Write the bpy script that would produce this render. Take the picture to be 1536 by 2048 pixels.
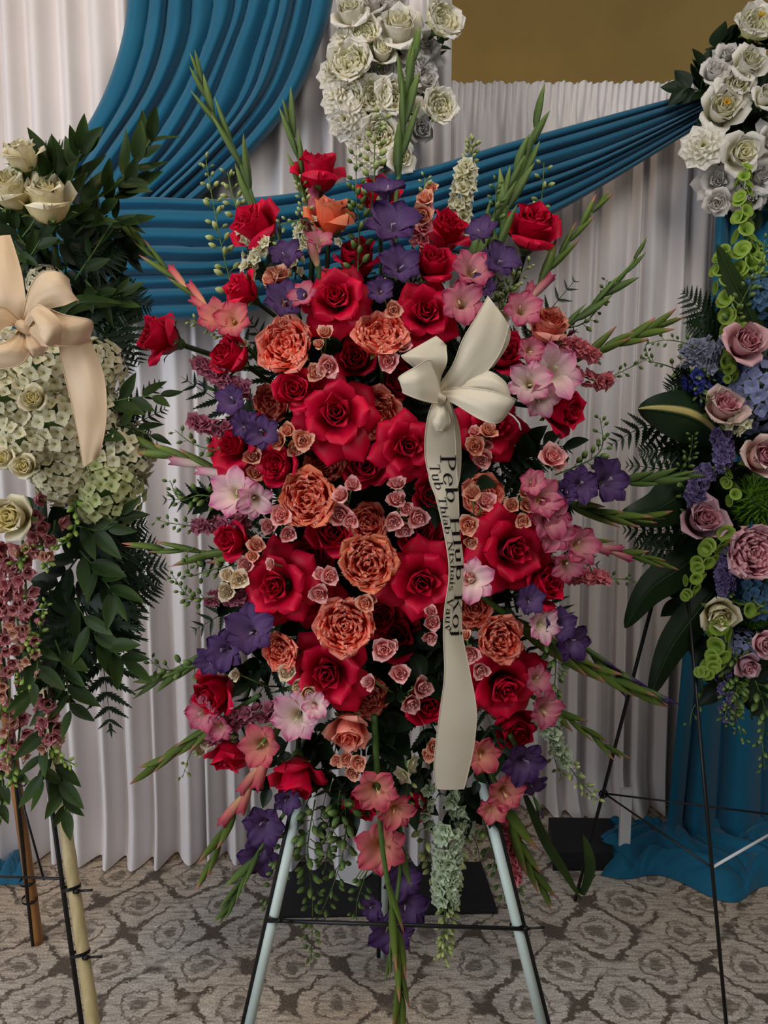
import bpy, math, random
import numpy as np
from mathutils import Vector, Matrix, Quaternion

# ------------------------------------------------------------------ clear, camera, light
for o in list(bpy.data.objects):
    bpy.data.objects.remove(o)
scene = bpy.context.scene
C = scene.collection
FPX = 1537.0
PITCH = math.radians(7.0)
CAMZ = 1.40
cam_d = bpy.data.cameras.new('camera')
cam_d.sensor_fit = 'HORIZONTAL'
cam_d.sensor_width = 36.0
cam_d.lens = 36.0 * FPX / 1536.0
cam_d.clip_start = 0.05
cam = bpy.data.objects.new('camera', cam_d)
cam.location = (0, 0, CAMZ)
cam.rotation_euler = (math.pi / 2 - PITCH, 0, 0)
C.objects.link(cam)
scene.camera = cam

world = bpy.data.worlds.new('room_light')
scene.world = world
world.use_nodes = True
world.node_tree.nodes['Background'].inputs[0].default_value = (0.62, 0.68, 0.80, 1)
world.node_tree.nodes['Background'].inputs[1].default_value = 0.11

def area_light(name, loc, target, size, size_y, power, col):
    d = bpy.data.lights.new(name, 'AREA')
    d.shape = 'RECTANGLE'; d.size = size; d.size_y = size_y
    d.energy = power; d.color = col
    o = bpy.data.objects.new(name, d)
    o.location = loc
    o.rotation_euler = (Vector(target) - Vector(loc)).to_track_quat('-Z', 'Y').to_euler()
    C.objects.link(o)
    return o
# warm ceiling downlight over the backdrop, daylight from a window wall behind the photographer
area_light('ceiling_downlight', (-1.15, 0.85, 3.35), (-0.35, 2.3, 1.3), 0.5, 0.5, 14, (1.0, 0.76, 0.52))
area_light('window_daylight', (-2.7, -0.7, 1.75), (0.0, 1.9, 0.8), 2.2, 2.0, 92, (0.86, 0.90, 1.0))
area_light('overhead_fill', (0.9, 0.0, 3.2), (0.7, 2.2, 0.4), 1.4, 1.2, 36, (1.0, 0.95, 0.90))  # added overhead fill that brightens floor and right side, no known fixture
vs = scene.view_settings
vs.view_transform = 'Standard'
vs.look = 'None'
vs.gamma = 1.0
vs.use_curve_mapping = False
vs.exposure = -0.27

# ------------------------------------------------------------------ pixel <-> world helpers
FWD = Vector((0, math.cos(PITCH), -math.sin(PITCH)))
UPV = Vector((0, math.sin(PITCH), math.cos(PITCH)))
RGT = Vector((1, 0, 0))
EYE = Vector((0, 0, CAMZ))

def at(px, py, Y):
    d = FWD + RGT * ((px - 768.0) / FPX) + UPV * ((1024.0 - py) / FPX)
    return EYE + d * (Y / d.y)

def mpp(py, Y):                       # metres per photograph pixel at depth Y
    d = FWD + UPV * ((1024.0 - py) / FPX)
    return (Y / d.y) / FPX

def floor_y(py):
    d = FWD + UPV * ((1024.0 - py) / FPX)
    return -CAMZ / d.z * d.y

def facing(dx, dy):
    m = math.hypot(dx, dy)
    if m > 0.97:
        dx, dy = dx / m * 0.97, dy / m * 0.97
    return (RGT * dx + UPV * dy - FWD * math.sqrt(max(0.0, 1 - dx * dx - dy * dy))).normalized()

def frame(loc, axis, roll=0.0, s=1.0):
    z = Vector(axis).normalized()
    up = Vector((0, 0, 1)) if abs(z.z) < 0.95 else Vector((0, 1, 0))
    x = up.cross(z).normalized()
    y = z.cross(x)
    R = Matrix((x, y, z)).transposed().to_4x4()
    return Matrix.Translation(loc) @ R @ Matrix.Rotation(roll, 4, 'Z') @ Matrix.Scale(s, 4)

# ------------------------------------------------------------------ mesh helpers
class MB:
    def __init__(self):
        self.v = []; self.f = []; self.a = []; self.n = 0
    def add(self, verts, faces, attr=None):
        verts = np.asarray(verts, float).reshape(-1, 3)
        k = len(verts)
        self.v.append(verts)
        self.f.extend([tuple(i + self.n for i in f) for f in faces])
        self.a.append(np.full(k, 0.5) if attr is None else np.asarray(attr, float).ravel())
        self.n += k
        return self
    def grid(self, P, attr=None, close_u=False):
        nv, nu = P.shape[:2]
        f = []
        for j in range(nv - 1):
            for i in range(nu - 1 + (1 if close_u else 0)):
                i2 = (i + 1) % nu
                f.append((j * nu + i, j * nu + i2, (j + 1) * nu + i2, (j + 1) * nu + i))
        return self.add(P.reshape(-1, 3), f, attr)
    def tube(self, pts, rad, n=6, attr=None, caps=True):
        pts = [Vector(p) for p in pts]
        m = len(pts)
        if not hasattr(rad, '__len__'):
            rad = [rad] * m
        P = np.zeros((m, n, 3))
        ref = None
        for i, p in enumerate(pts):
            t = (pts[min(i + 1, m - 1)] - pts[max(i - 1, 0)]).normalized()
            if ref is None:
                ref = Vector((0, 0, 1)) if abs(t.z) < 0.9 else Vector((1, 0, 0))
            x = (ref - t * ref.dot(t)).normalized(); ref = x
            y = t.cross(x)
            for k in range(n):
                a = 2 * math.pi * k / n
                P[i, k] = p + (x * math.cos(a) + y * math.sin(a)) * rad[i]
        A = np.repeat(np.linspace(0, 1, m)[:, None], n, 1) if attr is None else np.full((m, n), attr)
        n0 = self.n
        self.grid(P, A, close_u=True)
        if caps:
            self.f.append(tuple(n0 + k for k in reversed(range(n))))
            self.f.append(tuple(n0 + (m - 1) * n + k for k in range(n)))
        return self
    def box(self, c, h, R=None):
        P = np.array([[sx * h[0], sy * h[1], sz * h[2]] for sx in (-1, 1) for sy in (-1, 1) for sz in (-1, 1)], float)
        if R is not None:
            P = P @ np.array(R).T
        P = P + np.array(c)
        return self.add(P, [(0, 1, 3, 2), (4, 6, 7, 5), (0, 4, 5, 1), (2, 3, 7, 6), (0, 2, 6, 4), (1, 5, 7, 3)])
    def mesh(self, name, mat, smooth=True):
        me = bpy.data.meshes.new(name)
        V = np.concatenate(self.v) if self.v else np.zeros((0, 3))
        me.from_pydata(V.tolist(), [], self.f)
        at_ = me.attributes.new('v', 'FLOAT', 'POINT')
        at_.data.foreach_set('value', np.concatenate(self.a).astype(np.float32))
        if smooth:
            me.polygons.foreach_set('use_smooth', [True] * len(me.polygons))
        if mat is not None:
            me.materials.append(mat)
        return me

def link(name, me, parent=None, M=None):
    o = bpy.data.objects.new(name, me)
    C.objects.link(o)
    if parent is not None:
        o.parent = parent
    if M is not None:
        o.matrix_basis = M
    return o

def tag(o, label=None, cat=None, group=None, kind=None):
    if label: o['label'] = label
    if cat: o['category'] = cat
    if group: o['group'] = group
    if kind: o['kind'] = kind
    return o

def spline(pts, n):
    """Catmull-Rom through pts (rows of any width) -> n samples."""
    P = np.asarray(pts, float)
    m = len(P)
    out = []
    for t in np.linspace(0, m - 1, n):
        i = min(int(t), m - 2); u = t - i
        p0 = P[max(i - 1, 0)]; p1 = P[i]; p2 = P[i + 1]; p3 = P[min(i + 2, m - 1)]
        out.append(0.5 * (2 * p1 + (p2 - p0) * u + (2 * p0 - 5 * p1 + 4 * p2 - p3) * u * u + (3 * p1 - p0 - 3 * p2 + p3) * u ** 3))
    return np.array(out)

# ------------------------------------------------------------------ materials
def srgb(c):
    return tuple(((x / 255.0) / 12.92 if x / 255.0 <= 0.04045 else ((x / 255.0 + 0.055) / 1.055) ** 2.4) for x in c) + (1,)

class NT:
    def __init__(self, name):
        self.m = bpy.data.materials.new(name); self.m.use_nodes = True
        self.t = self.m.node_tree; self.t.nodes.clear()
        self.out = self.n('ShaderNodeOutputMaterial')
        self.b = self.n('ShaderNodeBsdfPrincipled')
        self.l(self.b.outputs[0], self.out.inputs[0])
    def n(self, typ, **kw):
        x = self.t.nodes.new(typ)
        for k, v in kw.items():
            setattr(x, k, v)
        return x
    def l(self, a, b):
        self.t.links.new(a, b)
    def ramp(self, fac, stops, interp='LINEAR'):
        r = self.n('ShaderNodeValToRGB'); r.color_ramp.interpolation = interp
        e = r.color_ramp.elements
        e[0].position = stops[0][0]; e[0].color = stops[0][1]
        e[1].position = stops[-1][0]; e[1].color = stops[-1][1]
        for p, c in stops[1:-1]:
            k = e.new(p); k.color = c
        self.l(fac, r.inputs[0])
        return r.outputs[0]
    def noise(self, scale, detail=3, rough=0.5, vec=None, coord='Object'):
        x = self.n('ShaderNodeTexNoise')
        x.inputs['Scale'].default_value = scale; x.inputs['Detail'].default_value = detail
        x.inputs['Roughness'].default_value = rough
        if vec is None:
            tc = self.n('ShaderNodeTexCoord'); vec = tc.outputs[coord]
        self.l(vec, x.inputs['Vector'])
        return x
    def bump(self, h, strength, dist=0.001):
        b = self.n('ShaderNodeBump'); b.inputs['Strength'].default_value = strength; b.inputs['Distance'].default_value = dist
        self.l(h, b.inputs['Height']); self.l(b.outputs[0], self.b.inputs['Normal'])
    def principled(self, rough=0.6, spec=0.3, sheen=0.0, metal=0.0):
        self.b.inputs['Roughness'].default_value = rough
        self.b.inputs['Specular IOR Level'].default_value = spec
        self.b.inputs['Sheen Weight'].default_value = sheen
        self.b.inputs['Metallic'].default_value = metal

def petal_mat(name, stops, rough=0.55, spec=0.18, transl=0.22, vary=0.14, vein=0.10, sheen=0.0):
    """stops: [(v, (r,g,b))] along the petal from its base (0) to its rim (1)."""
    k = NT(name)
    a = k.n('ShaderNodeAttribute', attribute_name='v')
    col = k.ramp(a.outputs['Fac'], [(p, srgb(c)) for p, c in stops])
    oi = k.n('ShaderNodeObjectInfo')
    nz = k.noise(9.0, 3, 0.6)
    mr = k.n('ShaderNodeMath', operation='MULTIPLY_ADD'); mr.inputs[1].default_value = vary * 2; mr.inputs[2].default_value = 1 - vary
    k.l(oi.outputs['Random'], mr.inputs[0])
    mn = k.n('ShaderNodeMath', operation='MULTIPLY_ADD'); mn.inputs[1].default_value = vein * 2; mn.inputs[2].default_value = -vein
    k.l(nz.outputs['Fac'], mn.inputs[0])
    ad = k.n('ShaderNodeMath', operation='ADD'); k.l(mr.outputs[0], ad.inputs[0]); k.l(mn.outputs[0], ad.inputs[1])
    hs = k.n('ShaderNodeHueSaturation'); k.l(col, hs.inputs['Color']); k.l(ad.outputs[0], hs.inputs['Value'])
    k.l(hs.outputs[0], k.b.inputs['Base Color'])
    k.principled(rough, spec, sheen)
    if transl > 0:
        tr = k.n('ShaderNodeBsdfTranslucent'); k.l(hs.outputs[0], tr.inputs[0])
        mx = k.n('ShaderNodeMixShader'); mx.inputs[0].default_value = transl
        k.l(k.b.outputs[0], mx.inputs[1]); k.l(tr.outputs[0], mx.inputs[2]); k.l(mx.outputs[0], k.out.inputs[0])
    return k.m

def plain_mat(name, col, rough=0.5, spec=0.3, metal=0.0, vary=0.0, nscale=0, namp=0.0, sheen=0.0, bump=0.0):
    k = NT(name)
    k.b.inputs['Base Color'].default_value = srgb(col)
    k.principled(rough, spec, sheen, metal)
    if nscale:
        nz = k.noise(nscale, 4, 0.6)
        lo = tuple(max(0, c * (1 - namp)) for c in col); hi = tuple(min(255, c * (1 + namp)) for c in col)
        k.l(k.ramp(nz.outputs['Fac'], [(0.3, srgb(lo)), (0.7, srgb(hi))]), k.b.inputs['Base Color'])
        if bump:
            k.bump(nz.outputs['Fac'], bump)
    return k.m

def cloth_mat(name, col, col2, rough=0.8, spec=0.15, sheen=0.25, transl=0.0):
    k = NT(name)
    nz = k.noise(3.0, 4, 0.6)
    k.l(k.ramp(nz.outputs['Fac'], [(0.3, srgb(col)), (0.75, srgb(col2))]), k.b.inputs['Base Color'])
    k.principled(rough, spec, sheen)
    wv = k.noise(900.0, 2, 0.5)
    k.bump(wv.outputs['Fac'], 0.12, 0.0006)
    if transl:
        tr = k.n('ShaderNodeBsdfTranslucent'); tr.inputs[0].default_value = srgb(col)
        mx = k.n('ShaderNodeMixShader'); mx.inputs[0].default_value = transl
        k.l(k.b.outputs[0], mx.inputs[1]); k.l(tr.outputs[0], mx.inputs[2]); k.l(mx.outputs[0], k.out.inputs[0])
    return k.m

def carpet_mat():
    k = NT('patterned_carpet')
    tc = k.n('ShaderNodeTexCoord')
    mp = k.n('ShaderNodeMapping'); mp.inputs['Scale'].default_value = (1, 1.0, 1)
    k.l(tc.outputs['Object'], mp.inputs[0])
    # wobble
    n1 = k.noise(14, 4, 0.65, mp.outputs[0])
    s1 = k.n('ShaderNodeVectorMath', operation='SUBTRACT'); s1.inputs[1].default_value = (0.5, 0.5, 0.5)
    k.l(n1.outputs['Color'], s1.inputs[0])
    sc = k.n('ShaderNodeVectorMath', operation='SCALE'); sc.inputs['Scale'].default_value = 0.075
    k.l(s1.outputs[0], sc.inputs[0])
    n2 = k.noise(60, 3, 0.7, mp.outputs[0])
    s2 = k.n('ShaderNodeVectorMath', operation='SUBTRACT'); s2.inputs[1].default_value = (0.5, 0.5, 0.5); k.l(n2.outputs['Color'], s2.inputs[0])
    sc2 = k.n('ShaderNodeVectorMath', operation='SCALE'); sc2.inputs['Scale'].default_value = 0.035; k.l(s2.outputs[0], sc2.inputs[0])
    a0 = k.n('ShaderNodeVectorMath', operation='ADD'); k.l(mp.outputs[0], a0.inputs[0]); k.l(sc2.outputs[0], a0.inputs[1])
    av = k.n('ShaderNodeVectorMath', operation='ADD'); k.l(a0.outputs[0], av.inputs[0]); k.l(sc.outputs[0], av.inputs[1])
    sx = k.n('ShaderNodeSeparateXYZ'); k.l(av.outputs[0], sx.inputs[0])
    def mth(op, a, b=None):
        x = k.n('ShaderNodeMath', operation=op)
        for q, val in enumerate((a, b)):
            if val is None: continue
            if isinstance(val, (int, float)): x.inputs[q].default_value = val
            else: k.l(val, x.inputs[q])
        return x.outputs[0]
    egg = mth('ADD', mth('COSINE', mth('MULTIPLY', sx.outputs[0], 2 * math.pi / 0.235)), mth('COSINE', mth('MULTIPLY', sx.outputs[1], 2 * math.pi / 0.26)))
    f01 = mth('MULTIPLY_ADD', egg, 0.25)
    f01.node.inputs[2].default_value = 0.5
    K0, K1, K7 = (0, 0, 0, 1), (1, 1, 1, 1), (0.8, 0.8, 0.8, 1)
    edge0 = k.ramp(f01, [(0.435, K0), (0.46, K1), (0.54, K1), (0.565, K0)])
    ring = k.ramp(f01, [(0.03, K7), (0.06, K0), (0.13, K0), (0.15, K7), (0.19, K7), (0.21, K0), (0.79, K0), (0.81, K7), (0.86, K7), (0.88, K0), (0.95, K0), (0.97, K7)])
    nb = k.noise(9, 3, 0.6, tc.outputs['Object'])
    brk = k.ramp(nb.outputs['Fac'], [(0.39, (0.08, 0.08, 0.08, 1)), (0.49, (0.95, 0.95, 0.95, 1))])
    em = k.n('ShaderNodeMath', operation='MULTIPLY'); k.l(edge0, em.inputs[0]); k.l(brk, em.inputs[1])
    edge = em.outputs[0]
    # horizontal woven streaks
    m2 = k.n('ShaderNodeMapping'); m2.inputs['Scale'].default_value = (20, 95, 1); k.l(tc.outputs['Object'], m2.inputs[0])
    st = k.noise(1.0, 3, 0.6, m2.outputs[0])
    m3 = k.n('ShaderNodeMapping'); m3.inputs['Scale'].default_value = (170, 210, 1); k.l(tc.outputs['Object'], m3.inputs[0])
    pile = k.noise(1.0, 3, 0.7, m3.outputs[0])
    breakup = k.ramp(st.outputs['Fac'], [(0.38, (0.0, 0.0, 0.0, 1)), (0.50, (1, 1, 1, 1))])
    mx = k.n('ShaderNodeMath', operation='MAXIMUM'); k.l(edge, mx.inputs[0])
    md = k.n('ShaderNodeMath', operation='MULTIPLY'); k.l(ring, md.inputs[0]); k.l(breakup, md.inputs[1]); k.l(md.outputs[0], mx.inputs[1])
    big = k.noise(1.1, 2, 0.5, tc.outputs['Object'])
    warm = k.ramp(big.outputs['Fac'], [(0.4, srgb((216, 206, 192))), (0.62, srgb((216, 194, 168)))])
    tone = k.ramp(st.outputs['Fac'], [(0.32, (0.42, 0.40, 0.38, 1)), (0.46, (0.86, 0.86, 0.86, 1)), (0.66, (1.15, 1.15, 1.15, 1))])
    mm = k.n('ShaderNodeMix', data_type='RGBA', blend_type='MULTIPLY'); mm.inputs[0].default_value = 1
    k.l(warm, mm.inputs[6]); k.l(tone, mm.inputs[7])
    dk = k.n('ShaderNodeMix', data_type='RGBA'); k.l(mx.outputs[0], dk.inputs[0]); k.l(mm.outputs[2], dk.inputs[6])
    dk.inputs[7].default_value = srgb((96, 82, 68))
    pt = k.ramp(pile.outputs['Fac'], [(0.3, (0.5, 0.5, 0.5, 1)), (0.7, (1.25, 1.25, 1.25, 1))])
    m4 = k.n('ShaderNodeMix', data_type='RGBA', blend_type='MULTIPLY'); m4.inputs[0].default_value = 1
    k.l(dk.outputs[2], m4.inputs[6]); k.l(pt, m4.inputs[7])
    k.l(m4.outputs[2], k.b.inputs['Base Color'])
    k.principled(0.95, 0.1, 0.1)
    k.bump(pile.outputs['Fac'], 0.7, 0.006)
    return k.m

M = {}
M['white_cloth'] = cloth_mat('white_drape_cloth', (224, 218, 216), (236, 231, 229), 0.85, 0.1, 0.1)
M['blue_cloth'] = cloth_mat('teal_blue_drape_cloth', (11, 90, 120), (17, 102, 132), 0.66, 0.22, 0.2)
M['wall'] = plain_mat('tan_wall_paint', (200, 168, 100), 0.8, 0.2, nscale=2.0, namp=0.05)
M['carpet'] = carpet_mat()
M['red'] = petal_mat('red_rose_petal', [(0, (112, 0, 22)), (0.45, (192, 3, 44)), (1, (226, 10, 62))], 0.48, 0.22, 0.2)
M['red_core'] = petal_mat('red_rose_heart', [(0, (90, 0, 18)), (0.6, (176, 2, 36)), (1, (222, 22, 62))], 0.48, 0.22, 0.15)
M['coral'] = petal_mat('coral_rose_petal', [(0, (220, 78, 56)), (0.5, (240, 112, 88)), (1, (250, 160, 138))], 0.55, 0.2, 0.28)
M['coral_core'] = petal_mat('coral_rose_heart', [(0, (178, 30, 22)), (0.55, (232, 78, 56)), (0.85, (244, 120, 94)), (1, (252, 176, 150))], 0.55, 0.2, 0.25)
M['orange'] = petal_mat('orange_rose_petal', [(0, (226, 82, 48)), (0.6, (244, 112, 74)), (1, (248, 150, 110))], 0.55, 0.2, 0.28)
M['peach'] = petal_mat('peach_rose_petal', [(0, (226, 120, 92)), (0.6, (240, 138, 116)), (1, (250, 176, 156))], 0.55, 0.2, 0.28)
M['mini_pink'] = petal_mat('pink_spray_rose_petal', [(0, (222, 96, 100)), (0.5, (238, 146, 142)), (1, (250, 202, 194))], 0.55, 0.2, 0.25)
M['mini_peach'] = petal_mat('peach_spray_rose_petal', [(0, (222, 100, 76)), (0.5, (238, 150, 122)), (1, (250, 200, 168))], 0.55, 0.2, 0.25)
M['mini_cream'] = petal_mat('cream_spray_rose_petal', [(0, (226, 178, 140)), (0.5, (236, 214, 176)), (1, (246, 234, 204))], 0.55, 0.2, 0.25)
M['glad_pink'] = petal_mat('pink_gladiolus_petal', [(0, (236, 222, 170)), (0.35, (224, 160, 158)), (0.75, (208, 112, 134)), (1, (190, 60, 102))], 0.55, 0.2, 0.35)
M['glad_pale'] = petal_mat('pale_gladiolus_petal', [(0, (236, 232, 190)), (0.45, (244, 220, 214)), (0.8, (234, 176, 192)), (1, (220, 110, 160))], 0.55, 0.2, 0.35)
M['glad_salmon'] = petal_mat('salmon_gladiolus_petal', [(0, (244, 212, 150)), (0.35, (236, 166, 140)), (0.75, (224, 114, 118)), (1, (198, 58, 92))], 0.55, 0.2, 0.35)
M['glad_purple'] = petal_mat('purple_gladiolus_petal', [(0, (206, 188, 204)), (0.2, (132, 104, 146)), (0.65, (92, 64, 112)), (1, (66, 36, 84))], 0.55, 0.2, 0.3)
M['bud_pink'] = petal_mat('gladiolus_bud_pink_tip', [(0, (66, 90, 32)), (0.7, (108, 128, 52)), (0.86, (176, 130, 96)), (1, (206, 104, 110))], 0.5, 0.3, 0.15)
M['bud_purple'] = petal_mat('gladiolus_bud_green', [(0, (58, 82, 36)), (0.7, (96, 120, 58)), (1, (128, 146, 82))], 0.5, 0.3, 0.15)
M['bud_dark'] = petal_mat('gladiolus_bud_purple_tip', [(0, (62, 96, 40)), (0.45, (96, 120, 66)), (0.7, (70, 40, 96)), (1, (52, 24, 80))], 0.5, 0.3, 0.15)
M['stem'] = petal_mat('green_stem', [(0, (58, 88, 36)), (1, (104, 132, 62))], 0.5, 0.3, 0.0)
M['stem_dark'] = petal_mat('dark_green_stem', [(0, (34, 52, 26)), (1, (52, 76, 34))], 0.5, 0.3, 0.0)
M['sepal'] = petal_mat('green_sepal', [(0, (56, 84, 36)), (1, (112, 136, 74))], 0.5, 0.3, 0.1)
M['fern'] = petal_mat('fern_leaf', [(0, (20, 38, 20)), (1, (34, 58, 30))], 0.45, 0.35, 0.12)
M['leaf'] = petal_mat('ruscus_leaf', [(0, (28, 44, 18)), (0.6, (44, 64, 26)), (1, (62, 84, 32))], 0.5, 0.22, 0.12, vary=0.35)
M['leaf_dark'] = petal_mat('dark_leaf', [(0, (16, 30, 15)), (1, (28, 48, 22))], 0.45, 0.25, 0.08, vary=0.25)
M['lark_bud'] = petal_mat('larkspur_bud', [(0, (120, 142, 72)), (0.6, (176, 188, 116)), (1, (214, 216, 168))], 0.55, 0.25, 0.2)
M['lark_green'] = petal_mat('green_seed_bud', [(0, (62, 88, 40)), (0.6, (96, 122, 60)), (1, (146, 164, 96))], 0.5, 0.3, 0.15)
M['lark_white'] = petal_mat('cream_larkspur_floret', [(0, (206, 216, 150)), (0.5, (230, 226, 188)), (1, (240, 236, 214))], 0.6, 0.2, 0.3)
M['lark_pink'] = petal_mat('dusky_pink_larkspur_floret', [(0, (214, 176, 130)), (0.5, (214, 116, 126)), (1, (230, 140, 146))], 0.6, 0.2, 0.3)
M['lark_mauve'] = petal_mat('mauve_larkspur_floret', [(0, (190, 150, 130)), (0.5, (164, 88, 112)), (1, (190, 116, 132))], 0.6, 0.2, 0.3)
M['lark_mint'] = petal_mat('mint_white_stock_floret', [(0, (150, 176, 110)), (0.5, (196, 212, 176)), (1, (214, 226, 200))], 0.6, 0.2, 0.3)
M['lark_violet'] = petal_mat('violet_stock_floret', [(0, (130, 116, 140)), (0.5, (112, 98, 150)), (1, (150, 134, 176))], 0.6, 0.2, 0.3)
M['lark_blue'] = petal_mat('blue_delphinium_floret', [(0, (220, 220, 210)), (0.35, (64, 74, 150)), (1, (60, 66, 140))], 0.6, 0.2, 0.3)
M['lark_grey'] = petal_mat('grey_blue_delphinium_floret', [(0, (196, 200, 190)), (0.5, (140, 146, 166)), (1, (158, 162, 182))], 0.6, 0.2, 0.3)
M['silk'] = petal_mat('white_silk_petal', [(0, (226, 226, 170)), (0.3, (242, 238, 214)), (1, (252, 248, 240))], 0.7, 0.15, 0.3, vary=0.08)
M['silk_core'] = petal_mat('white_silk_heart', [(0, (206, 208, 120)), (0.5, (236, 232, 188)), (1, (250, 246, 228))], 0.7, 0.15, 0.3, vary=0.08)
M['silk_grey'] = petal_mat('grey_white_silk_petal', [(0, (212, 208, 196)), (0.5, (230, 226, 218)), (1, (242, 238, 232))], 0.7, 0.15, 0.3, vary=0.08)
M['cream'] = petal_mat('cream_rose_petal', [(0, (216, 206, 140)), (0.5, (236, 224, 176)), (1, (244, 236, 208))], 0.6, 0.2, 0.28)
M['cream_core'] = petal_mat('cream_rose_heart', [(0, (196, 180, 96)), (0.6, (228, 214, 150)), (1, (240, 232, 190))], 0.6, 0.2, 0.25)
M['blush'] = petal_mat('blush_pink_rose_petal', [(0, (206, 120, 130)), (0.5, (222, 160, 166)), (1, (234, 190, 190))], 0.55, 0.2, 0.28)
M['blush_core'] = petal_mat('blush_pink_rose_heart', [(0, (190, 90, 104)), (0.6, (214, 140, 150)), (1, (230, 176, 180))], 0.55, 0.2, 0.25)
M['shell'] = petal_mat('pale_peach_rose_petal', [(0, (216, 150, 140)), (0.5, (228, 186, 174)), (1, (232, 208, 196))], 0.55, 0.2, 0.28)
M['mauve'] = petal_mat('mauve_rose_petal', [(0, (170, 112, 128)), (0.5, (196, 148, 162)), (1, (212, 176, 184))], 0.55, 0.2, 0.28)
M['hyd_white'] = petal_mat('white_hydrangea_floret', [(0, (200, 198, 140)), (0.4, (222, 216, 178)), (1, (234, 226, 196))], 0.6, 0.2, 0.3)
M['hyd_green'] = petal_mat('green_white_hydrangea_floret', [(0, (140, 156, 84)), (0.4, (190, 196, 134)), (1, (206, 208, 160))], 0.6, 0.2, 0.3)
M['hyd_blue'] = petal_mat('blue_hydrangea_floret', [(0, (160, 164, 176)), (0.4, (130, 138, 178)), (1, (146, 150, 190))], 0.6, 0.2, 0.3)
M['hyd_deep'] = petal_mat('deep_blue_hydrangea_floret', [(0, (90, 110, 130)), (0.4, (70, 108, 140)), (1, (88, 122, 150))], 0.6, 0.2, 0.3)
M['snap_pink'] = petal_mat('dusty_pink_snapdragon', [(0, (170, 92, 100)), (0.5, (204, 130, 138)), (1, (216, 156, 154))], 0.6, 0.2, 0.3)
M['snap_peach'] = petal_mat('peach_snapdragon', [(0, (180, 120, 100)), (0.5, (206, 156, 132)), (1, (220, 180, 156))], 0.6, 0.2, 0.3)
M['snap_green'] = petal_mat('green_snapdragon_bud', [(0, (92, 126, 48)), (0.5, (136, 164, 70)), (1, (176, 196, 110))], 0.5, 0.25, 0.2)
M['bell'] = petal_mat('bells_of_ireland_green', [(0, (84, 124, 34)), (0.5, (128, 162, 52)), (1, (168, 190, 88))], 0.5, 0.25, 0.35)
M['pompom'] = petal_mat('green_dianthus_tuft', [(0, (40, 70, 14)), (0.6, (92, 136, 30)), (1, (130, 170, 50))], 0.6, 0.2, 0.2)
M['yellow'] = plain_mat('yellow_stamen', (206, 160, 40), 0.6)
M['black_metal'] = plain_mat('black_painted_wire', (20, 20, 21), 0.42, 0.4)
M['black_plate'] = plain_mat('black_steel_plate', (26, 26, 28), 0.55, 0.35, nscale=8, namp=0.15)
M['tie'] = plain_mat('black_nylon_tie', (14, 14, 15), 0.45, 0.4)
M['pale_pole'] = plain_mat('pale_green_painted_pole', (196, 212, 204), 0.4, 0.4, nscale=5, namp=0.05)
M['white_plastic_and_lit_wire'] = plain_mat('white_plastic_and_lit_wire', (226, 226, 224), 0.4, 0.4)
M['foam'] = plain_mat('dark_green_floral_foam', (14, 24, 16), 0.9, 0.1, nscale=40, namp=0.3)
M['ink'] = plain_mat('black_ribbon_print', (18, 14, 16), 0.5, 0.2)
M['card'] = plain_mat('white_card', (236, 236, 234), 0.6, 0.2)
M['card_green'] = plain_mat('olive_print', (150, 158, 70), 0.6, 0.2)

def ribbon_mat(name, col, col2):
    k = NT(name)
    nz = k.noise(6.0, 2, 0.5)
    k.l(k.ramp(nz.outputs['Fac'], [(0.3, srgb(col)), (0.7, srgb(col2))]), k.b.inputs['Base Color'])
    k.principled(0.46, 0.32, 0.2)
    k.b.inputs['Anisotropic'].default_value = 0.5
    return k.m
M['ribbon'] = ribbon_mat('ivory_satin_ribbon', (208, 196, 170), (216, 206, 182))
M['champagne'] = ribbon_mat('champagne_satin_ribbon', (214, 184, 146), (222, 196, 160))

def bamboo_mat(name, c1, c2):
    k = NT(name)
    a = k.n('ShaderNodeAttribute', attribute_name='v')
    tc = k.n('ShaderNodeTexCoord')
    mp = k.n('ShaderNodeMapping'); mp.inputs['Scale'].default_value = (60, 60, 2.5); k.l(tc.outputs['Object'], mp.inputs[0])
    nz = k.noise(1.0, 3, 0.6, mp.outputs[0])
    k.l(k.ramp(nz.outputs['Fac'], [(0.3, srgb(c1)), (0.7, srgb(c2))]), k.b.inputs['Base Color'])
    k.principled(0.42, 0.4)
    return k.m
M['bamboo'] = bamboo_mat('pale_bamboo', (176, 158, 110), (206, 188, 142))
M['bamboo_brown'] = bamboo_mat('brown_bamboo', (136, 92, 48), (170, 120, 68))

def striped_leaf_mat():
    k = NT('striped_aspidistra_leaf')
    a = k.n('ShaderNodeAttribute', attribute_name='v')
    k.l(k.ramp(a.outputs['Fac'], [(0.0, srgb((24, 44, 24))), (0.52, srgb((30, 54, 26))), (0.56, srgb((190, 172, 104))), (0.64, srgb((206, 190, 124))), (0.68, srgb((30, 54, 26))), (1.0, srgb((22, 40, 22)))]), k.b.inputs['Base Color'])
    k.principled(0.35, 0.4)
    return k.m
M['striped_leaf'] = striped_leaf_mat()

# ------------------------------------------------------------------ setting: floor, wall, drapes
def struct(name, me):
    o = link(name, me); o['kind'] = 'structure'; return o

mb = MB(); mb.grid(np.array([[[-4, -2.5, 0], [4, -2.5, 0]], [[-4, 4.2, 0], [4, 4.2, 0]]], float))
struct('floor', mb.mesh('floor', M['carpet'], False))
mb = MB(); mb.box((0, 4.0, 1.9), (4, 0.05, 1.9))
struct('wall_back', mb.mesh('wall_back', M['wall'], False))

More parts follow.
